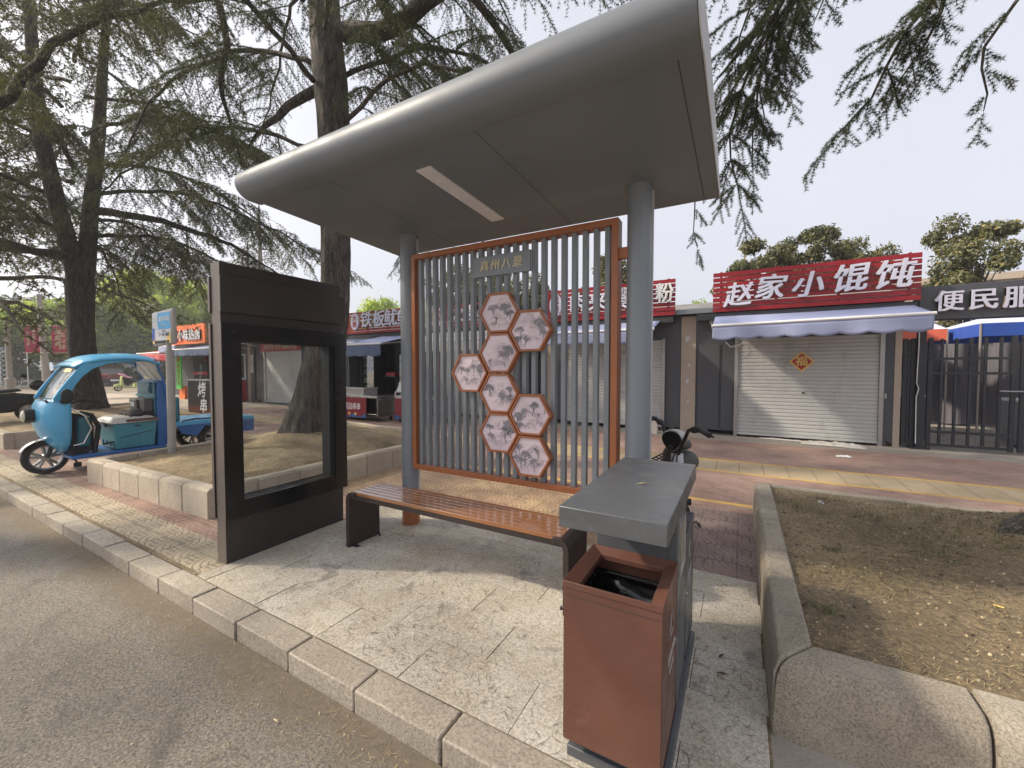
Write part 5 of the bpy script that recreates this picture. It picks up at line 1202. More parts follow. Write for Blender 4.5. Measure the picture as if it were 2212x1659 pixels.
build(MB().prism([(10.80,.95),(10.92,.45),(11.05,.34),(11.3,.5),(11.4,.75),(11.1,.85)],'yz',SX+.15,SX+.19), 'apron_lining', M['fabric_dark'], ps, bevel=.015)

# black scooter at the left edge
bk = thing('motor_scooter', 'black motor scooter with a helmet on its handlebar, parked at the left frame edge', 'scooter', (-15.2,2.0,.25))
BX = -14.6; z0 = .25
wheel(bk, BX, 2.72, .22, .1, 'wheel', 6); bk.children[-1].location.z += z0; wheel(bk, BX, 1.35, .22, .1, 'wheel', 6); bk.children[-1].location.z += z0
build(MB().prism([(1.3,z0+.35),(1.35,z0+.62),(1.9,z0+.60),(2.5,z0+.66),(2.95,z0+.60),(3.0,z0+.48),(2.7,z0+.42),(2.45,z0+.22),(1.7,z0+.18)],'yz',BX-.16,BX+.16), 'body', M['black'], bk, bevel=.04)
build(MB().prism([(1.6,z0+.61),(1.7,z0+.72),(2.1,z0+.71),(2.55,z0+.76),(2.62,z0+.70),(2.2,z0+.64)],'yz',BX-.15,BX+.15), 'seat', M['fabric_dark'], bk, bevel=.03)
build(MB().box(BX-.08,2.94,z0+.50,BX+.10,3.03,z0+.57), 'tail_light', M['taillight'], bk, bevel=.01); build(MB().ball((BX+.14,2.96,z0+.45),(.03,.04,.025)), 'turn_signal', M['orange'], bk)
build(MB().tube([(BX-.1,2.6,z0+.72),(BX-.1,2.66,z0+.9),(BX+.05,2.75,z0+.95)],.012,6).tube([(BX-.1,2.64,z0+.85),(BX-.1,2.66,z0+1.02)],.008,6), 'mirror_stem', M['chrome'], bk)
build(MB().ball((BX-.1,2.68,z0+1.05),(.02,.055,.05)), 'mirror', M['black'], bk.children[-1], angle=180)
he = thing('helmet', 'round glossy black helmet hung on the black scooter at the left', 'helmet', (BX+.05,2.86,1.08))
build(MB().ball((BX+.05,2.86,1.08),(.125,.135,.13)), 'shell', M['black'], he, angle=180); build(MB().tube([(BX+.1,2.76,1.02),(BX+.17,2.86,.99),(BX+.1,2.97,1.02)],.012,6), 'rim', M['blackm'], he)

# e-bike behind the bin
eb = thing('electric_bicycle', 'dark grey electric bicycle with wide handlebar and oval display, parked behind the litter bin', 'electric bicycle', (-.5,3.75,0))
def BK(p):   # bike frame: forward axis f towards the camera side, r to the viewer's right
    f = Vector((.40,-.92,0)).normalized(); r_ = Vector((.92,.40,0)).normalized()
    f = Vector((-.30,-.95,0)).normalized(); r_ = Vector((.655,-.755,0)).normalized()
    return Vector((-.44,3.36,0)) + f*p[1]*-1 + r_*p[0] + Vector((0,0,p[2]))
mb = MB(); L = [BK(p) for p in ((-.40,0,1.03),(-.27,0,1.035),(-.17,0,1.0),(-.11,0,.90),(-.05,0,.80))]
Rr = [BK(p) for p in ((.40,0,1.0),(.27,0,1.035),(.17,0,1.0),(.11,0,.90),(.05,0,.80))]
mb.tube(L,[.02,.02,.013,.013,.013],10).tube(Rr,[.02,.02,.013,.013,.013],10); mb.tube([BK((0,.0,.82)),BK((0,.03,.45))],.02,10)
hb = build(mb, 'handlebar', M['blackm'], eb)
build(MB().tube([BK((.26,.02,1.03)),BK((.34,.06,1.0)),BK((.40,.07,.98))],.007,6).tube([BK((-.26,.02,1.03)),BK((-.34,.06,1.01)),BK((-.40,.07,1.0))],.007,6).ball(tuple(BK((.22,.02,1.01))),(.03,.03,.025)).ball(tuple(BK((-.22,.02,1.01))),(.03,.03,.025)), 'brake_lever', M['blackm'], hb)
hc = BK((0,-.05,.90)); cam_dir = (Vector((0,0,CAM_H))-hc).normalized()
fdir = (BK((0,-1,0))-BK((0,0,0))).normalized(); q = fdir.to_track_quat('Z','Y').to_matrix()
def disc(rx, rz, d0, d1, n=28, drop=0):
    o = []
    for k in range(n):
        a = 2*math.pi*k/n; sx_ = rx*math.cos(a); sz_ = rz*math.sin(a); sx_ *= 1+.28*max(-1,min(1,sz_/rz))
        o.append((sx_,sz_))
    b = MB().prism(o,'xy',d0,d1); b.v = [tuple(hc + q @ Vector((x,y,z))) for x,y,z in b.v]; return b
hs_ = build(disc(.082,.083,-.10,.0), 'display', M['dullmetal'], eb, bevel=.01); build(disc(.074,.075,.0,.008), 'screen', M['black'], hs_, bevel=.003)
mk = MB()
for k in range(3):
    a = R(90+120*k); mk.add([tuple(hc + q @ Vector(p)) for p in ((.020*math.cos(a),-.045+.020*math.sin(a),.0095),(.008*math.cos(a+.9),-.045+.008*math.sin(a+.9),.0095),(.020*math.cos(a+1.9),-.045+.020*math.sin(a+1.9),.0095))],[(0,1,2)])
build(mk, 'lens_mark', M['dullmetal'], hs_, smooth=False)
build(MB().ball(tuple(BK((.03,.12,.86))),(.06,.07,.045)).ball(tuple(BK((-.10,.05,.74))),(.06,.05,.09)), 'dash_cowl', M['bag_grey'], eb, angle=180)
build(MB().ball(tuple(BK((.02,.16,.72))),(.105,.12,.085)), 'front_shell', M['bag_grey'], eb, angle=180)
build(MB().tube([BK((.02,.02,.80)),BK((.05,.0,.45))],[.045,.05],10), 'steering_cover', M['poster'], eb)
mb = MB()
for s_ in (-1,1): mb.tube([BK((.05*s_,-.02,.84)),BK((.07*s_,-.05,.74)),BK((.02*s_,-.06,.70)),BK((.03*s_,-.03,.60)),BK((.02,0,.5))],.005,6)
mb.tube([BK((.04,-.02,.84)),BK((-.0,-.06,.72)),BK((-.03,-.04,.6))],.005,6); build(mb, 'cable', M['blackm'], eb)
bsk = MB()
for i in range(7): bsk.tube([BK((-.28+i*.055,-.05,.70)),BK((-.28+i*.055,.16,.72))],.006,4)
for j in range(4): bsk.tube([BK((-.28,-.05+j*.07,.705)),BK((.05,-.05+j*.07,.705))],.006,4)
build(bsk, 'carrier', M['blackm'], eb)
for yy in (.05,-.85):
    c_ = BK((0,yy,.2)); n_ = 28; mbw = MB(); r_a = (BK((1,0,0))-BK((0,0,0))); f_a = (BK((0,1,0))-BK((0,0,0)))
    axis = Vector((-f_a.y,f_a.x,0)).normalized()
    mbw.tube([c_+f_a*.19*math.cos(2*math.pi*k/n_)+Vector((0,0,.19*math.sin(2*math.pi*k/n_))) for k in range(n_+1)],.035,8,cap=False)
    build(mbw, 'tyre', M['rubber'], eb)
build(MB().tube([BK((0,.0,.5)),BK((0,-.2,.28)),BK((0,-.55,.28)),BK((0,-.85,.45))],.07,10), 'frame_body', M['bag_grey'], eb)
build(MB().ball(tuple(BK((0,-.65,.70))),(.12,.24,.055)).tube([BK((0,-.6,.3)),BK((0,-.62,.68))],.02,8), 'saddle', M['fabric_dark'], eb, angle=180)
build(MB().tube([(-.52,3.62,.33),(-.40,3.66,.34),(-.35,3.68,.335)],[.022,.026,.03],10), 'foot_peg', M['blackm'], eb)
build(MB().tube([(-.38,4.05,.01),(-.33,4.03,.06),(-.30,4.06,.01),(-.33,4.12,.008)],.008,6), 'stand_foot', M['blackm'], eb)

# ================================================================ trees
def np_mesh(name, verts, k, m, parent):
    """faces of k consecutive vertices each"""
    me = bpy.data.meshes.new(name); n = len(verts)//k
    me.vertices.add(len(verts)); me.vertices.foreach_set('co', np.asarray(verts, np.float32).ravel())
    me.loops.add(n*k); me.loops.foreach_set('vertex_index', np.arange(n*k, dtype=np.int32))
    me.polygons.add(n); me.polygons.foreach_set('loop_start', np.arange(0,n*k,k,dtype=np.int32)); me.polygons.foreach_set('loop_total', np.full(n,k,dtype=np.int32))
    me.update(calc_edges=True); me.validate()
    return finish(me, name, m, parent, smooth=False)
def needle_tufts(C, D, ln, wd_, kn, rg):
    """starburst of kn needles round every twig point C, leaning along the twig direction D"""
    C = np.repeat(C, kn, 0); D = np.repeat(D, kn, 0); n = len(C)
    d = rg.normal(size=(n,3)); d /= np.linalg.norm(d,axis=1,keepdims=True); d = d + .55*D; d /= np.linalg.norm(d,axis=1,keepdims=True)
    s_ = np.cross(d, rg.normal(size=(n,3))); s_ /= np.linalg.norm(s_,axis=1,keepdims=True)
    L = ln*rg.uniform(.6,1.15,(n,1)); w_ = wd_*rg.uniform(.7,1.2,(n,1))
    V = np.empty((n,3,3)); V[:,0] = C - s_*w_/2; V[:,1] = C + s_*w_/2; V[:,2] = C + d*L
    return V.reshape(-1,3)
class Cedar:
    def __init__(s, seed, ln=.05, wd_=.008, kn=8, step=.05, q=1.0):
        s.r = random.Random(seed); s.rg = np.random.default_rng(seed); s.C = []; s.D = []; s.wood = MB(); s.twig = []; s.ln, s.w, s.kn, s.step, s.q = ln, wd_, kn, step, q
    def run(s, p, d, L, droop, step=None, wob=.25):
        """walk a twig, dropping needle tufts along it; returns its points"""
        step = step or s.step; n = max(2, int(L/step)); pts = [p.copy()]; d = d.normalized()
        for i in range(n):
            d = (d + Vector((s.r.gauss(0,wob),s.r.gauss(0,wob),-droop))*step*3).normalized(); p = p + d*step; pts.append(p.copy())
            s.C.append(tuple(p)); s.D.append(tuple(d))
        for a, b in zip(pts[::2], pts[2::2] + ([pts[-1]] if len(pts)%2 == 0 else [])):
            sd_ = (b-a).cross(Vector((s.r.random()-.5,s.r.random()-.5,s.r.random()-.5))).normalized()*.0022*max(1,s.step/.04)
            s.twig += [tuple(a-sd_), tuple(a+sd_), tuple(b)]
        return pts
    def spray(s, p, d, L, droop=.25, gap=.09, sub=.38, hang=.5):
        """a secondary branch with drooping side twigs in a loose fan"""
        pts = s.run(p, d, L, droop*.6, wob=.15); k = max(1, int(gap/s.step)); side = 1
        if L > .3: s.wood.tube(pts[::3]+[pts[-1]], [max(.003,.010*L*(1-i/len(pts[::3]))) for i in range(len(pts[::3]))]+[.002], 4, cap=False)
        for i in range(1, len(pts)-1, k):
            dd = (pts[i+1]-pts[i]).normalized(); lat = dd.cross(Vector((0,0,1)))
            if lat.length < .1: lat = Vector((1,0,0))
            lat.normalize(); side = -side; f = 1-.55*i/len(pts)
            v = dd*.7 + lat*side*s.r.uniform(.5,1.1) + Vector((0,0,-hang*s.r.uniform(.3,1.3)))
            s.run(pts[i], v, sub*L*f*s.r.uniform(.5,1.25)+.05, droop*1.4)
    def limb(s, pts, r0, t0=.15, gap=.30, L2=1.2, droop=.28, hang=.5, sub=.38, twgap=.1, tip=.012, wood=True):
        """main limb through pts (smoothed), secondary branches left and right"""
        P = [Vector(p) for p in pts]; Q = []
        for i in range(len(P)-1):
            a = P[max(i-1,0)]; b = P[i]; c = P[i+1]; e = P[min(i+2,len(P)-1)]; n = max(2,int((c-b).length/.25))
            for j in range(n):
                t = j/n; Q.append(.5*((2*b)+(c-a)*t+(2*a-5*b+4*c-e)*t*t+(3*b-a-3*c+e)*t*t*t))
        Q.append(P[-1]); n = len(Q)
        Q = [q + Vector((s.r.gauss(0,.02),s.r.gauss(0,.02),s.r.gauss(0,.02))) for q in Q]
        if wood: s.wood.tube(Q, [r0*(1-i/(n-1))**.8+tip for i in range(n)], 7)
        acc = 0; side = 1
        for i in range(int(n*t0), n-1):
            seg = (Q[i+1]-Q[i]); acc += seg.length
            while acc > gap:
                acc -= gap; f = i/(n-1); side = -side; dd = seg.normalized(); lat = dd.cross(Vector((0,0,1))).normalized()
                v = dd*s.r.uniform(.3,.9) + lat*side*s.r.uniform(.6,1) + Vector((0,0,s.r.uniform(-.55,.2)))
                s.spray(Q[i], v, L2*(1.05-.6*f)*s.r.uniform(.6,1.2), droop, twgap, sub, hang)
        s.spray(Q[-1], Q[-1]-Q[-2], L2*.6, droop, twgap, sub, hang)
    def done(s, t, nm='needles', bark='bark'):
        if len(s.wood.v): build(s.wood, 'limbs', M[bark], t, fix=False, angle=180)
        f = np_mesh('foliage', needle_tufts(np.array(s.C), np.array(s.D), s.ln, s.w, s.kn, s.rg), 3, M[nm], t)
        np_mesh('twigs', np.array(s.twig), 3, M[bark], t)
        return f
def trunk(parent, pts, rs, m, seed=0, n=36, flare=0, lump=.05, name='trunk'):
    P = [Vector(p) for p in pts]; Q = []; RR = []
    for i in range(len(P)-1):
        a = P[max(i-1,0)]; b = P[i]; c = P[i+1]; e = P[min(i+2,len(P)-1)]; k = max(2,int((c-b).length/.09))
        for j in range(k):
            t = j/k; Q.append(.5*((2*b)+(c-a)*t+(2*a-5*b+4*c-e)*t*t+(3*b-a-3*c+e)*t*t*t)); RR.append(rs[i]*(1-t)+rs[i+1]*t)
    Q.append(P[-1]); RR.append(rs[-1]); mb = MB().tube(Q, RR, n, cap=True)
    for i in range(len(Q)):
        for j in range(n):
            v = Vector(mb.v[i*n+j]); d = v-Q[i]; a = 2*math.pi*j/n
            k = 1 + lump*mnoise.fractal(Vector((math.cos(a)*1.6+seed,math.sin(a)*1.6,Q[i].z*.7)),1,2,4) + .05*mnoise.noise(Vector((a*6,seed,Q[i].z*2.4)))
            if flare: k += flare*max(0,1-(Q[i].z-.2)/1.0)**2*(.5+.5*math.sin(a*5+seed))
            mb.v[i*n+j] = tuple(Q[i]+d*k)
    return build(mb, name, m, parent, fix=False, angle=180)

def cedar_limbs(c, base, rr, zs, Ls, az0=0, skip=None, drop=.25, rise=.1, r0=.09, **k):
    i = 0
    for z, L in zip(zs, Ls):
        az = az0 + i*137.5 + c.r.uniform(-15,15); i += 1
        if skip and skip(az % 360, z): continue
        a = R(az); d = Vector((math.cos(a), math.sin(a), 0)); lat = Vector((-d.y,d.x,0)); b = base(z) + d*rr
        w_ = c.r.uniform(-.12,.12)*L
        c.limb([b, b+d*L*.33+Vector((0,0,rise*L))+lat*w_*.4, b+d*L*.68+lat*w_+Vector((0,0,rise*L*.5-drop*L*.3)), b+d*L+lat*w_*.6+Vector((0,0,-drop*L))], r0*L/4, **k)

# --- big cedar behind the display case
tm = thing('cedar_tree', 'big cedar with a rough grey trunk rising from the planter behind the display case', 'tree', (-6.2,4.2,.3))
def mb_(z): return Vector((-5.62-.03*max(0,z-3), 4.25, z)) if z > 2.9 else Vector((-6.22+.6*min(1,(z-.2)/2.7)**.8, 4.2, z))
trunk(tm, [(-6.25,4.2,.15),(-6.17,4.2,.55),(-5.97,4.2,1.1),(-5.75,4.22,1.9),(-5.58,4.25,2.8),(-5.55,4.25,4.0),(-5.62,4.25,5.8),(-5.78,4.25,7.4),(-5.9,4.25,11),(-6,4.25,15)], [.50,.42,.34,.265,.215,.215,.24,.225,.17,.08], M['bark'], 2, 48, .18, .12)
cm = Cedar(21, ln=.052, wd_=.0072, kn=13, step=.046)
# the heavy limb reaching right, and drooping boughs seen against the sky
cm.limb([(-5.4,4.3,6.6),(-4.4,4.35,6.3),(-3.5,4.4,6.5),(-2.2,4.6,6.7),(-.8,4.8,6.3),(.1,4.9,5.7)], .13, t0=.12, gap=.17, L2=1.6, hang=1.0, droop=.35)
cm.limb([(-4.4,4.35,6.35),(-4.1,3.6,6.2),(-3.6,2.8,5.7),(-3.2,2.2,5.0)], .06, gap=.22, L2=1.0, hang=.9)
cm.limb([(-3.2,4.4,6.5),(-2.9,5.2,5.9),(-2.6,5.8,5.1)], .05, gap=.2, L2=1.1, hang=1.0)
cm.limb([(-5.9,4.2,5.9),(-6.3,4.0,5.6),(-6.6,3.8,5.3),(-6.75,3.6,4.9)], .075, t0=.3, gap=.3, L2=.9, hang=.8)
cm.limb([(-5.6,4.5,4.9),(-5.3,5.3,5.0),(-4.9,6.2,4.6),(-4.6,7.2,3.9)], .07, gap=.24, L2=1.1, hang=.8)
cedar_limbs(cm, mb_, .25, [4.9,5.2,5.4,5.8,6.1,6.3,6.6,6.9,7.1,7.4,7.8,8.1,8.5,8.9,9.3,9.8,10.3,11,12,13], [3.6,4.0,4.4,4.6,4.4,5.0,5.0,4.6,5.2,4.8,4.6,4.6,4.4,4.2,4,3.6,3.4,3,2.4,1.8], 215,
    skip=lambda az,z: False, drop=.22, rise=.1, r0=.03, tip=.006, gap=.18, L2=1.35, hang=.8, twgap=.085)
cm.done(tm)

# --- forked cedar behind the tricycle
tl = thing('cedar_tree', 'dark cedar forking into two trunks, behind the blue tricycle', 'tree', (-15.3,3.93,.3))
trunk(tl, [(-15.3,3.95,.1),(-15.3,3.92,.6),(-15.3,3.84,1.7),(-15.3,3.82,2.8),(-15.3,3.84,3.7)], [.46,.34,.27,.27,.29], M['bark_dark'], 5, 32, .12)
for a,n_ in (([(-15.3,3.84,3.3),(-15.3,3.70,4.4),(-15.3,3.38,6.3),(-15.3,3.20,8.0),(-15.3,3.1,12)],0), ([(-15.3,3.86,3.3),(-15.3,3.98,4.4),(-15.3,4.10,5.9),(-15.3,4.28,7.6),(-15.3,4.6,12)],1)):
    trunk(tl, a, [.2,.19,.165,.15,.06], M['bark_dark'], 8+n_, 24, name='trunk')
cl = Cedar(31, ln=.10, wd_=.014, kn=12, step=.085)
def bl(z): return Vector((-15.3, 3.84+.0*z, z))
cedar_limbs(cl, bl, .2, [4.5,4.7,4.9,5.0,5.1,5.2,5.5,5.8,6.1,6.4,6.7,7.0,7.3,7.6,7.9,8.2,8.6,9,9.4,9.8,10.3,10.8,11.4,12],
    [5.2,5.6,6.2,5.8,6.4,6.4,6.0,6.6,6.2,6.4,6.2,6,6,5.8,5.6,5.4,5.2,5,4.8,4.4,4,3.6,3,2.4], 30, t0=.2, skip=lambda az,z: z < 6.4 and (az > 325 or az < 20), drop=.18, rise=.08, r0=.032, tip=.007, gap=.20, L2=2.0, hang=.6, twgap=.15, sub=.42)
cl.limb([(-15.2,4.1,5.7),(-14.2,5.0,5.6),(-13.2,6.2,5.2),(-12.4,7.4,4.4)], .10, gap=.3, L2=1.6, hang=.9, twgap=.16)
cl.limb([(-15.3,3.8,4.4),(-14.9,3.0,4.3),(-14.8,1.6,4.4),(-15,0,4.6)], .10, gap=.35, L2=1.3, twgap=.16, hang=.3)
cl.done(tl, 'needles_brown', 'bark_dark')
# long bare-ish limb crossing the top left corner
cx_ = Cedar(41, ln=.06, wd_=.009, kn=11, step=.055)
tx = thing('cedar_tree', 'cedar beside the road whose dark limb crosses the top left corner of the view', 'tree', (-10.5,-1.6,0))
trunk(tx, [(-10.5,-1.6,-.2),(-10.45,-1.55,1.2),(-10.4,-1.5,4),(-10.4,-1.5,8),(-10.3,-1.5,13)], [.5,.36,.3,.24,.1], M['bark_dark'], 15, 32, .12)
cx_.limb([(-10.4,-1.3,4.6),(-9.2,.5,4.3),(-8.2,1.3,4.7),(-8.05,2.0,6.0),(-8,2.9,7.05),(-8,3.9,7.9)], .085, t0=.25, gap=.25, L2=1.5, hang=.8)
cx_.limb([(-8,3.85,7.85),(-8,3.93,7.2),(-8,3.85,6.5),(-8,3.93,5.9),(-7.98,4.15,5.2)], .05, t0=.1, gap=.2, L2=1.0, hang=.6)
def bx(z): return Vector((-10.4,-1.5,z))
cedar_limbs(cx_, bx, .2, [4.8,5.3,5.8,6.2,6.6,7,7.5,8,8.6,9.2,9.8,10.5,11.2,12], [3,3.6,4,4,4.2,4.2,4,4,3.8,3.4,3,2.6,2.2,1.8], 80, skip=lambda az,z: (az > 330 or az < 20) and z < 5, drop=.15, r0=.05, gap=.3, L2=1.2, hang=.6, twgap=.12)
cx_.done(tx, 'needles_brown', 'bark_dark')

# --- near cedar at the right whose boughs hang into the sky
tn = thing('cedar_tree', 'near cedar at the right frame edge, its needled boughs hanging into the sky', 'tree', (2.15,3.75,.35))
trunk(tn, [(2.19,3.72,.1),(2.27,3.74,.5),(2.33,3.75,1.1),(2.3,3.75,3),(2.3,3.75,6),(2.2,3.75,10)], [.74,.56,.42,.37,.34,.15], M['bark'], 25, 40, .2)
cn = Cedar(51, ln=.034, wd_=.0034, kn=28, step=.024)
def nb2(pts, r0, **k):
    k.setdefault('gap',.06); k.setdefault('L2',.66); k.setdefault('hang',.7); k.setdefault('twgap',.06); k.setdefault('sub',.42); k.setdefault('tip',.003); k.setdefault('droop',.5)
    cn.limb(pts, r0, **k)
nb2([(1.9,3.8,4.9),(1.1,3.85,4.95),(.45,3.92,4.75),(.20,4.05,4.35),(-.02,4.3,3.95),(-.13,4.52,3.50),(-.02,4.7,3.10)], .022, t0=.42)
nb2([(.6,3.9,4.85),(.32,3.85,4.6),(.15,4.0,4.2),(.10,4.15,3.85),(.16,4.3,3.55)], .012, t0=.35, L2=.5)
nb2([(.5,3.95,4.75),(.4,4.1,4.55),(.28,4.2,4.2),(.30,4.35,3.95)], .010, t0=.3, L2=.5)
nb2([(2.0,3.7,4.6),(1.5,3.62,4.35),(1.12,3.66,4.0),(.95,3.82,3.75),(.78,4.02,3.48),(.62,4.15,3.27)], .018, t0=.4, L2=.5)
nb2([(1.5,3.65,4.35),(1.2,3.8,4.0),(1.05,3.95,3.7),(.95,4.1,3.45)], .012, t0=.4, L2=.42)
nb2([(2.0,3.8,4.2),(1.6,3.75,3.95),(1.42,3.82,3.68),(1.36,3.95,3.42),(1.44,4.02,3.22)], .012, t0=.5, L2=.34, gap=.1)
nb2([(1.8,3.8,5.2),(.9,4.3,5.2),(.1,4.8,4.6),(-.35,4.85,3.8),(-.5,4.9,3.2),(-.46,5.0,2.82)], .018, t0=.55, L2=.36, gap=.14)
nb2([(1.8,3.75,5.3),(.9,4.2,5.45),(-.2,4.5,5.45),(-.9,4.7,5.1),(-1.3,4.85,4.7)], .022, t0=.35, L2=.8, gap=.12)
nb2([(1.2,3.7,5.0),(.75,3.75,4.75),(.55,3.85,4.45),(.42,4.0,4.15)], .012, t0=.35, L2=.5)
nb2([(.2,4.05,4.35),(.12,4.25,4.0),(.05,4.4,3.6),(.08,4.55,3.25)], .009, t0=.15, L2=.42, gap=.09)
nb2([(.5,3.9,4.8),(.15,3.95,4.6),(-.05,4.1,4.35),(-.1,4.3,4.0)], .010, t0=.3, L2=.45)
cn.done(tn)
cn2 = Cedar(57, ln=.05, wd_=.008, kn=8, step=.055)
cedar_limbs(cn2, lambda z: Vector((2.25,3.75,z)), .25, [5.6,5.9,6.2,6.5,6.9,7.3,7.7,8.2,8.8,9.4], [3.2,3.6,3.8,3.8,3.6,3.6,3.4,3,2.6,2], 150, drop=.1, rise=.1, gap=.4, L2=1.1, hang=.5, twgap=.14)
np_mesh('upper_foliage', needle_tufts(np.array(cn2.C), np.array(cn2.D), cn2.ln, cn2.w, cn2.kn, cn2.rg), 3, M['needles'], tn); build(cn2.wood, 'upper_limbs', M['bark'], tn, fix=False, angle=180)

# --- distant cedars, one model copied
def far_cedar(label, x, y, s_, rot, src=None):
    if src is None:
        t = thing('cedar_tree', label, 'tree', (0,0,0), 'distant cedars'); c = Cedar(61, ln=.22, wd_=.05, kn=6, step=.24)
        trunk(t, [(0,0,0),(0,0,3),(.1,0,8),(0,0,14)], [.34,.27,.2,.05], M['bark_dark'], 3, 16)
        cedar_limbs(c, lambda z: Vector((0,0,z)), .1, [2.9+.33*i for i in range(32)], [4.6*(1-i/36)+.3 for i in range(32)], 0, drop=.16, rise=.05, r0=.06, gap=.5, L2=1.7, hang=.4, twgap=.3)
        c.done(t, 'needles_brown', 'bark_dark')
    else: t = copy_tree(src); t['label'] = label
    t.location = (x,y,0); t.scale = (s_,)*3; t.rotation_euler = (0,0,R(rot)); return t
fc0 = far_cedar('dark distant cedar at the far left edge, in the planter past the lamp post', -24.2, 3.3, 1.2, 0)
for lb,x,y,s_,r_ in (('distant cedar rising over the pale green tree, left of the forked trunk', -66, 27, 1.5, 40), ('distant cedar seen between the forked trunk and the bus stop sign', -64, 33, 1.35, 100),
    ('distant cedar above the orange kiosk sign', -36, 19, .86, 170), ('distant cedar far down the road at the left', -62, -2, 1.1, 220), ('distant cedar behind the crimson banners', -58, 5, 1.0, 300), ('tall distant cedar behind the orange kiosk sign, farthest right of the group', -72, 40, 2.1, 140)):
    far_cedar(lb, x, y, s_, r_, fc0)

# --- broadleaf trees
def broadleaf(t, x0, h, cw, ch, seed, leaf, nl, mname, tr=.12, clumps=46, flat=1.0, bark='bark', zc=None, low=.0):
    q = np.random.default_rng(seed); zc = zc or h-ch/2
    r_ = random.Random(seed); C = []
    for i in range(clumps):
        d = q.normal(size=3); d /= np.linalg.norm(d); rad = q.uniform(.35,1.0)**.6
        C.append((d[0]*cw/2*rad, d[1]*cw/2*rad, zc+d[2]*ch/2*rad*flat, q.uniform(.16,.30)*cw/2*1.15))
    C = np.array(C); k = nl//clumps; P = []; Nn = []
    for cx,cy,cz,cr in C:
        d = q.normal(size=(k,3)); d /= np.linalg.norm(d,axis=1,keepdims=True); rr_ = cr*q.uniform(.55,1.08,(k,1))*(1+.2*np.sin(d[:,:1]*9+cx*3))
        P.append(np.array([cx,cy,cz])+d*rr_*np.array([1,1,.72])); Nn.append(d*.6+np.array([0,0,.5]))
    P = np.concatenate(P); Nn = np.concatenate(Nn)+q.normal(size=P.shape)*.55; Nn /= np.linalg.norm(Nn,axis=1,keepdims=True)
    a = np.cross(Nn,q.normal(size=P.shape)); a /= np.linalg.norm(a,axis=1,keepdims=True); b = np.cross(Nn,a)
    s_ = leaf*q.uniform(.6,1.2,(len(P),1)); V = np.empty((len(P),4,3))
    V[:,0] = P-a*s_; V[:,1] = P-b*s_*.42+Nn*s_*.08; V[:,2] = P+a*s_; V[:,3] = P+b*s_*.42+Nn*s_*.08
    np_mesh('crown', V.reshape(-1,3), 4, M[mname], t)
    mb = MB(); mb.tube([(0,0,0),(.04*h*.2,0,h*.25),(0,0,h*.55),(.05,0,h*.8)],[tr,tr*.8,tr*.55,tr*.2],10)
    for cx,cy,cz,cr in C[::2]:
        zb = min(cz*.75, h*.6); mb.tube([(0,0,zb*.8),(cx*.5,cy*.5,(zb*.8+cz)/2+.1),(cx,cy,cz)],[tr*.35,tr*.22,tr*.08],5)
    build(mb, 'trunk', M[bark], t, fix=False)
def tree_set(name, group, spec, src_args, mname, leaf, nl, clumps=46, bark='bark', h=5.6, cw=3.2, ch=3.2, tr=.12, flat=1):
    src = []
    for i in range(src_args):
        t = thing(name, 'x', 'tree', (0,0,0), group); broadleaf(t, 0, h, cw, ch, 100+i*7+len(mname)+int(h*3), leaf, nl, mname, tr, clumps, flat, bark); src.append(t)
    used = [False]*src_args
    for j,(lb,x,y,s_,sz) in enumerate(spec):
        i = j % src_args
        t = src[i] if not used[i] else copy_tree(src[i]); used[i] = True
        t['label'] = lb; t.location = (x,y,0); t.scale = (s_,s_,sz); t.rotation_euler = (0,0,R(j*77))
tree_set('magnolia_tree', 'magnolias behind the kiosks', [
 ('magnolia with yellowing leaves above the left end of the big five-character sign', .35, 15, .92, .95), ('magnolia with yellowing leaves above the middle of the five-character sign', 1.75, 15.5, .86, 1.02),
 ('smaller magnolia above the fourth character of the five-character sign', 3.0, 16, .7, 1.0), ('tall magnolia rising behind the right end of the five-character sign', 5.1, 15, .78, .98),
 ('magnolia cut by the right frame edge above the gateway', 7.5, 15.2, .8, .95), ('magnolia behind the screen, seen right of the name board', -4.55, 16, .95, 1.05),
 ('magnolia seen through the slats above the middle kiosk', -8.6, 16.5, 1.05, 1.05), ('magnolia seen through the slats behind the name board', -10.8, 17, 1.25, 1.2),
 ('yellowish magnolia above the orange sign', -28.5, 14.5, 1.1, .95), ('yellowish magnolia just left of the display case, behind the oval red sign', -24.8, 14.2, 1.05, .92), ('magnolia behind the kiosks at the left column', -13.3, 17.5, 1.2, 1.25)],
 4, 'leaf_magnolia', .075, 15000, 40, 'bark', 5.7, 2.5, 3.4)
tree_set('lime_tree', 'pale trees on the far side of the square', [
 ('round pale green tree peeping over the grey roof between the two red signs', -2.3, 30, .8, .82), ('pale green tree peeping over the first red sign right of the display case', -33, 30, 1.2, 1.22),
 ('pale green tree low over the kiosks beside the left column', -28, 31, 1.0, 1.12), ('pale tree low behind the gap between kiosks', -4.5, 31, .8, .8), ('pale tree low behind the slatted screen', -17, 30, 1.0, 1.05), ('pale tree behind the magnolias', 3, 32, .85, .85)],
 2, 'leaf_lime', .16, 7000, 44, 'bark', 7, 6, 4.6, .2)
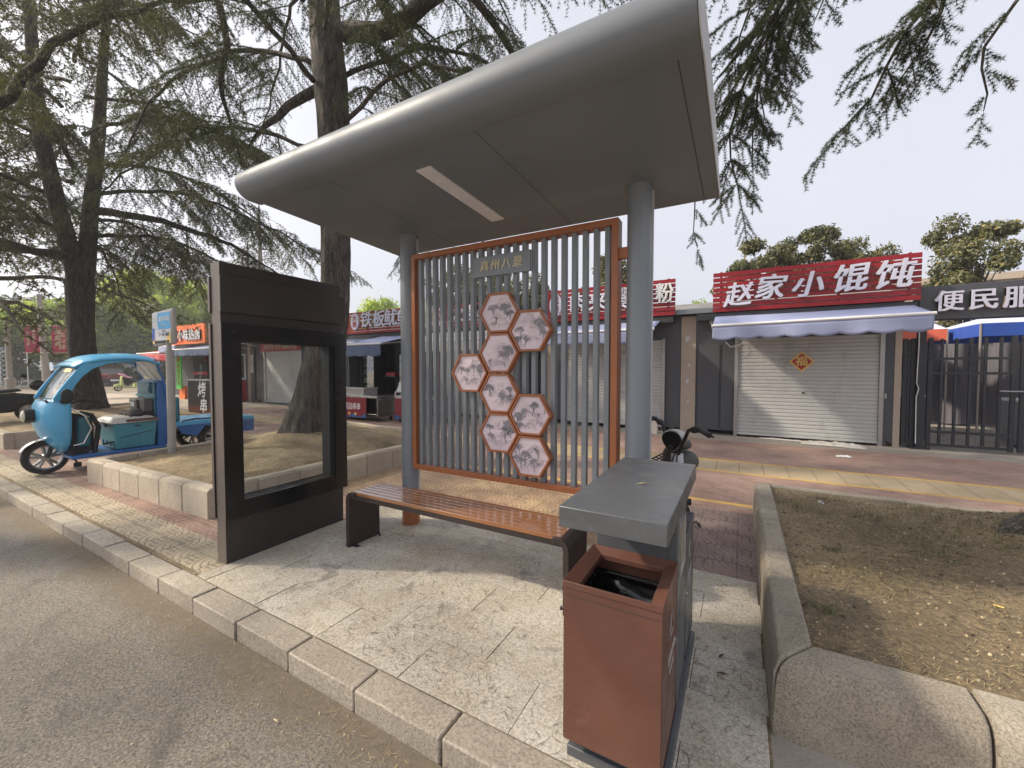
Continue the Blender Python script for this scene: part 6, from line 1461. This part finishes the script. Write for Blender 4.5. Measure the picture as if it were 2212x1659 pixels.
tree_set('camphor_tree', 'broad trees along the far street', [
 ('large sunlit yellow-green tree filling the view right of the forked trunk', -59, 22, 1.45, 1.32), ('green tree behind the notice board, below the sunlit one', -60, 27.5, 1.1, .95),
 ('green tree behind the notice board left half', -61, 14.5, 1.1, .92), ('green tree behind the right banner', -61, 7.5, 1.0, .9), ('green tree behind the left banner', -62, 3.5, 1.05, .95),
 ('green tree at the left frame edge behind the lamp', -60, -3.5, 1.1, .85), ('tree at far left beyond the road', -64, -9, 1.2, 1.0), ('green tree left of the orange kiosk', -56, 30, 1.2, 1.0)],
 2, 'leaf_lime', .24, 12000, 60, 'bark_dark', 9.5, 8.5, 7.5, .3)
tree_set('hedge_tree', 'dark trees behind the far street', [
 ('dark tree behind the parked car', -66, 19, 1.2, .9), ('dark tree behind the notice board right half', -64, 25, 1.2, .9), ('dark tree behind the forked trunk', -67, 11, 1.1, .95), ('dark tree behind the banners', -67, 4, 1.2, .9),
 ('dark tree behind the fence at far left', -67, -5, 1.2, .9), ('dark tree low at the left edge', -67, -14, 1.2, .9), ('dark tree beyond the red-roofed stall', -48, 34, 1.1, .8), ('dark tree above the orange sign', -41, 31, 1.1, .85),
 ('dark tree beyond the kiosk with the oval sign', -34, 24, .85, .72)],
 2, 'leaf_dark', .26, 12000, 60, 'bark_dark', 9.5, 9.5, 8.6, .3)
# clipped hedge mass below them
mbh = np.random.default_rng(5); n = 26000
P = np.stack([mbh.uniform(-59.5,-57.3,n), mbh.uniform(-16,34,n), mbh.uniform(0,1,n)**.8*(1.9+.0)],1); P[:,2] *= 1+.35*np.sin(P[:,1]*.9)
a = mbh.normal(size=(n,3)); a /= np.linalg.norm(a,axis=1,keepdims=True); b = np.cross(a,mbh.normal(size=(n,3))); b /= np.linalg.norm(b,axis=1,keepdims=True)
V = np.stack([P-a*.16,P-b*.1,P+a*.16,P+b*.1],1).reshape(-1,3)
tag(np_mesh('hedge', V, 4, M['leaf_dark'], None), 'dense dark hedge behind the railing and notice board', 'hedge', kind='stuff')

# ================================================================ litter, needles, grass (uncountable = stuff)
def scatter_needles(name, rects_, n, L, w_, m, z, seed, label, zf=None):
    q = np.random.default_rng(seed); V = []
    for x0,y0,x1,y1,fr in rects_:
        k = int(n*fr); cx = q.uniform(x0,x1,k); cy = q.uniform(y0,y1,k)
        keep = np.array([mnoise.noise(Vector((a*1.8+seed,b*1.8,0))) > -.15+.3*(q.random()-.5) for a,b in zip(cx,cy)]); cx, cy = cx[keep], cy[keep]; k = len(cx)
        an = q.uniform(0,math.pi,k); l = L*q.uniform(.4,1.2,k)/2; bend = q.uniform(-.2,.2,k)
        dx, dy = np.cos(an), np.sin(an); zz = np.full(k,z) if zf is None else np.array([zf(a,b) for a,b in zip(cx,cy)])
        for s_ in (-1,1):
            p0 = np.stack([cx,cy,zz],1); p1 = np.stack([cx+s_*dx*l-dy*bend*l,cy+s_*dy*l+dx*bend*l,zz+.002],1); o = np.stack([-dy*w_/2,dx*w_/2,np.zeros(k)],1)
            V.append(np.stack([p0-o,p1-o*.4,p1+o*.4,p0+o],1).reshape(-1,3))
    return tag(np_mesh(name, np.concatenate(V), 4, m, None), label, 'litter', kind='stuff')
M['dead'] = mat('dead_needle', (.09,.065,.04), .9, var=.4, vs=30); M['straw'] = mat('straw_needle', (.40,.31,.17), .9, var=.35, vs=30)
scatter_needles('fallen_needles', [(-3.25,1.36,.12,3.1,.75),(-3.3,3.2,.1,4.5,.25)], 2300, .05, .0026, M['dead'], .0095, 3, 'dark fallen cedar needles on the granite paving')
scatter_needles('fallen_needles', [(-5,-1.2,.6,1.18,.5),(-9,.75,.6,1.19,.5)], 2200, .035, .0022, M['straw'], -.095, 4, 'straw-coloured needles strewn on the asphalt')
dg = bpy.context.evaluated_depsgraph_get(); dg.update()
def ground_z(x, y):
    hit, p, *_ = scene.ray_cast(dg, Vector((x,y,.75)), Vector((0,0,-1)), distance=1.2); return p.z+.003 if hit and p.z > .12 and p.z < .70 else -2
scatter_needles('dry_needles', [(.28,2.1,3.6,4.7,1)], 15000, .045, .0024, M['straw'], .3, 6, 'dry straw-coloured needles over the soil of the right planter', ground_z)
scatter_needles('dark_needles', [(.28,2.1,3.6,4.7,1)], 4500, .05, .003, M['dead'], .3, 9, 'dark needles over the soil of the right planter', ground_z)
scatter_needles('dry_needles', [(-7.1,2.1,-4.6,5.5,1)], 7000, .05, .003, M['straw'], .3, 7, 'dry needles over the soil of the planter behind the display case', ground_z)
def tufts(name, centres, m, label, n=60, h=.07):
    q = np.random.default_rng(17); V = []
    for x,y,r_ in centres:
        for _ in range(n):
            px, py = x+q.normal()*r_, y+q.normal()*r_; z = ground_z(px,py)
            if z < -1: continue
            a = q.uniform(0,6.28); l = h*q.uniform(.5,1.3); lean = q.uniform(.2,1.1); w_ = .0022
            t_ = np.array([px+math.cos(a)*l*lean, py+math.sin(a)*l*lean, z+l*.8]); o = np.array([-math.sin(a)*w_,math.cos(a)*w_,0]); b_ = np.array([px,py,z-.003])
            V += [b_-o, b_+o, t_]
    return tag(np_mesh(name, np.array(V), 3, m, None), label, 'grass', kind='stuff')
tufts('grass', [(.45,4.3,.06),(.7,4.45,.07),(.9,4.1,.08),(1.15,3.95,.12),(1.35,3.8,.12),(1.5,3.55,.10),(1.25,4.35,.06),(.55,3.3,.03),(1.65,3.35,.1),(1.0,3.55,.06),(1.6,4.2,.1),(.38,2.5,.03),(1.05,3.35,.05)], M['grass_green'], 'sparse green grass tufts in the right planter', 60, .05)
tufts('dry_grass', [(.6,4.2,.15),(1.1,4.0,.2),(1.4,3.6,.2),(.8,3.7,.2),(1.7,3.9,.25),(1.2,3.2,.3),(.6,3.0,.12)], M['grass'], 'dry yellow grass blades in the right planter', 190, .04)
# pebbles and chips on soil
def chips(name, n, rect, m, smin, smax, label, seed, zf):
    q = random.Random(seed); mb = MB()
    for _ in range(n):
        x = q.uniform(rect[0],rect[2]); y = q.uniform(rect[1],rect[3]); z = zf(x,y)
        if z < -1: continue
        s_ = q.uniform(smin,smax); a0 = q.random()*6; k = q.choice((5,6)); pr = [(x+s_*q.uniform(.6,1.3)*math.cos(a0+j*6.28/k),y+s_*q.uniform(.5,1)*math.sin(a0+j*6.28/k)) for j in range(k)]
        mb.add([(u,v,z-.004) for u,v in pr]+[(x+(u-x)*.7,y+(v-y)*.7,z+s_*q.uniform(.2,.5)) for u,v in pr], [tuple(range(k,2*k))]+[(j,(j+1)%k,k+(j+1)%k,k+j) for j in range(k)])
    return tag(build(mb, name, m, None, smooth=False, fix=False), label, 'litter', kind='stuff')
M['chip'] = mat('pale_chip', (.42,.34,.23), .8, var=.4, vs=25); M['twigm'] = mat('bark_chip', (.10,.07,.045), .9, var=.3, vs=25)
chips('pebbles', 700, (.3,2.1,3,4.7), M['chip'], .002, .009, 'small pale pebbles and bark chips on the soil of the right planter', 5, ground_z)
chips('bark_chips', 260, (.3,2.4,3,4.7), M['twigm'], .005, .016, 'dark bark chips on the soil of the right planter', 6, ground_z)
chips('gravel', 420, (-6,.2,.5,1.19), M['chip'], .003, .008, 'fine gravel along the foot of the kerb', 8, lambda x,y: -.097)
chips('gravel', 160, (-5,-1.2,.4,.6), M['chip'], .003, .007, 'scattered grit on the asphalt in front of the kerb', 9, lambda x,y: -.097)
# single bits of litter
def crumple(name, label, x, y, sx, sy, h, m, seed, rot=0):
    def f(u, v):
        a = u-.5; b = v-.5; e = max(0,1-(2*abs(a))**4)*max(0,1-(2*abs(b))**4); X_, Y_ = a*sx, b*sy; c, s_ = math.cos(R(rot)), math.sin(R(rot))
        n1 = mnoise.noise(Vector((X_*9+seed,Y_*9,1))); n2 = mnoise.noise(Vector((X_*25+seed,Y_*25,2)))
        return (x+X_*c-Y_*s_+.03*n1, y+X_*s_+Y_*c+.03*n2, .008+h*e*(.55+.5*n1+.3*n2))
    return tag(build(MB().grid(f, 34, 20), name, m, None, fix=False, angle=180, solid=.002), label, 'litter')
crumple('plastic_sheet', 'crumpled clear plastic sheet on the ground before the closed shutter', 1.55, 9.7, 1.0, .35, .09, M['plastic_wrap'], 3, -8)
crumple('plastic_sheet', 'flat grey plastic strip wedged under the shutter, left of the crumpled sheet', .75, 9.95, .8, .14, .03, M['plastic_wrap'], 9, -4)
crumple('tissue', 'white tissue lying on the red paving before the shutter', 1.5, 8.5, .2, .1, .03, M['white'], 5, 10)
crumple('white_wrapper', 'tiny white wrapper on the soil at the far corner of the right planter', .63, 4.38, .05, .04, .03, M['white'], 6, 10).location.z = .275
tag(build(MB().cyl((1.10,2.86,.296),(1.13,2.842,.298),.0035,8), 'cigarette_butt', M['signyellow'], None), 'orange cigarette butt on the bare soil of the right planter', 'litter')
for lb,x,y,z,rt,mm in (('dry brown leaf on the bin lid', -.36,1.80,.954,20,'straw'), ('curled brown leaf on the paving beside the litter bin', -.06,2.25,.011,60,'dead'), ('dark twig-like leaf on the paving near the right planter', -.05,2.12,.011,10,'dead'), ('orange leaf in the gutter by the kerb', -1.75,1.0,-.095,0,'chip')):
    c, s_ = math.cos(R(rt)), math.sin(R(rt)); L = .028
    vs_ = [(x-L*c,y-L*s_,z),(x-.006*s_,y+.006*c,z+.005),(x+L*c,y+L*s_,z+.002),(x+.006*s_,y-.006*c,z+.004)]
    tag(build(MB().add(vs_,[(0,1,2,3)]), 'leaf', M[mm], None, solid=.001), lb, 'leaf')

# ================================================================ haze over the square
hz = MB().box(-115,-22,-1.31,45,75,16.5)
M_h = bpy.data.materials.new('haze_air'); M_h.use_nodes = True; ht = M_h.node_tree; ht.nodes.clear()
ho = N(ht,'ShaderNodeOutputMaterial'); hv = N(ht,'ShaderNodeVolumePrincipled'); hv.inputs['Color'].default_value = (.93,.95,1,1); hv.inputs['Density'].default_value = .0019; hv.inputs['Anisotropy'].default_value = .3
ht.links.new(hv.outputs[0], ho.inputs['Volume'])
tag(build(hz, 'haze', M_h, smooth=False), 'thin pale haze in the air over the square', 'haze', kind='stuff')
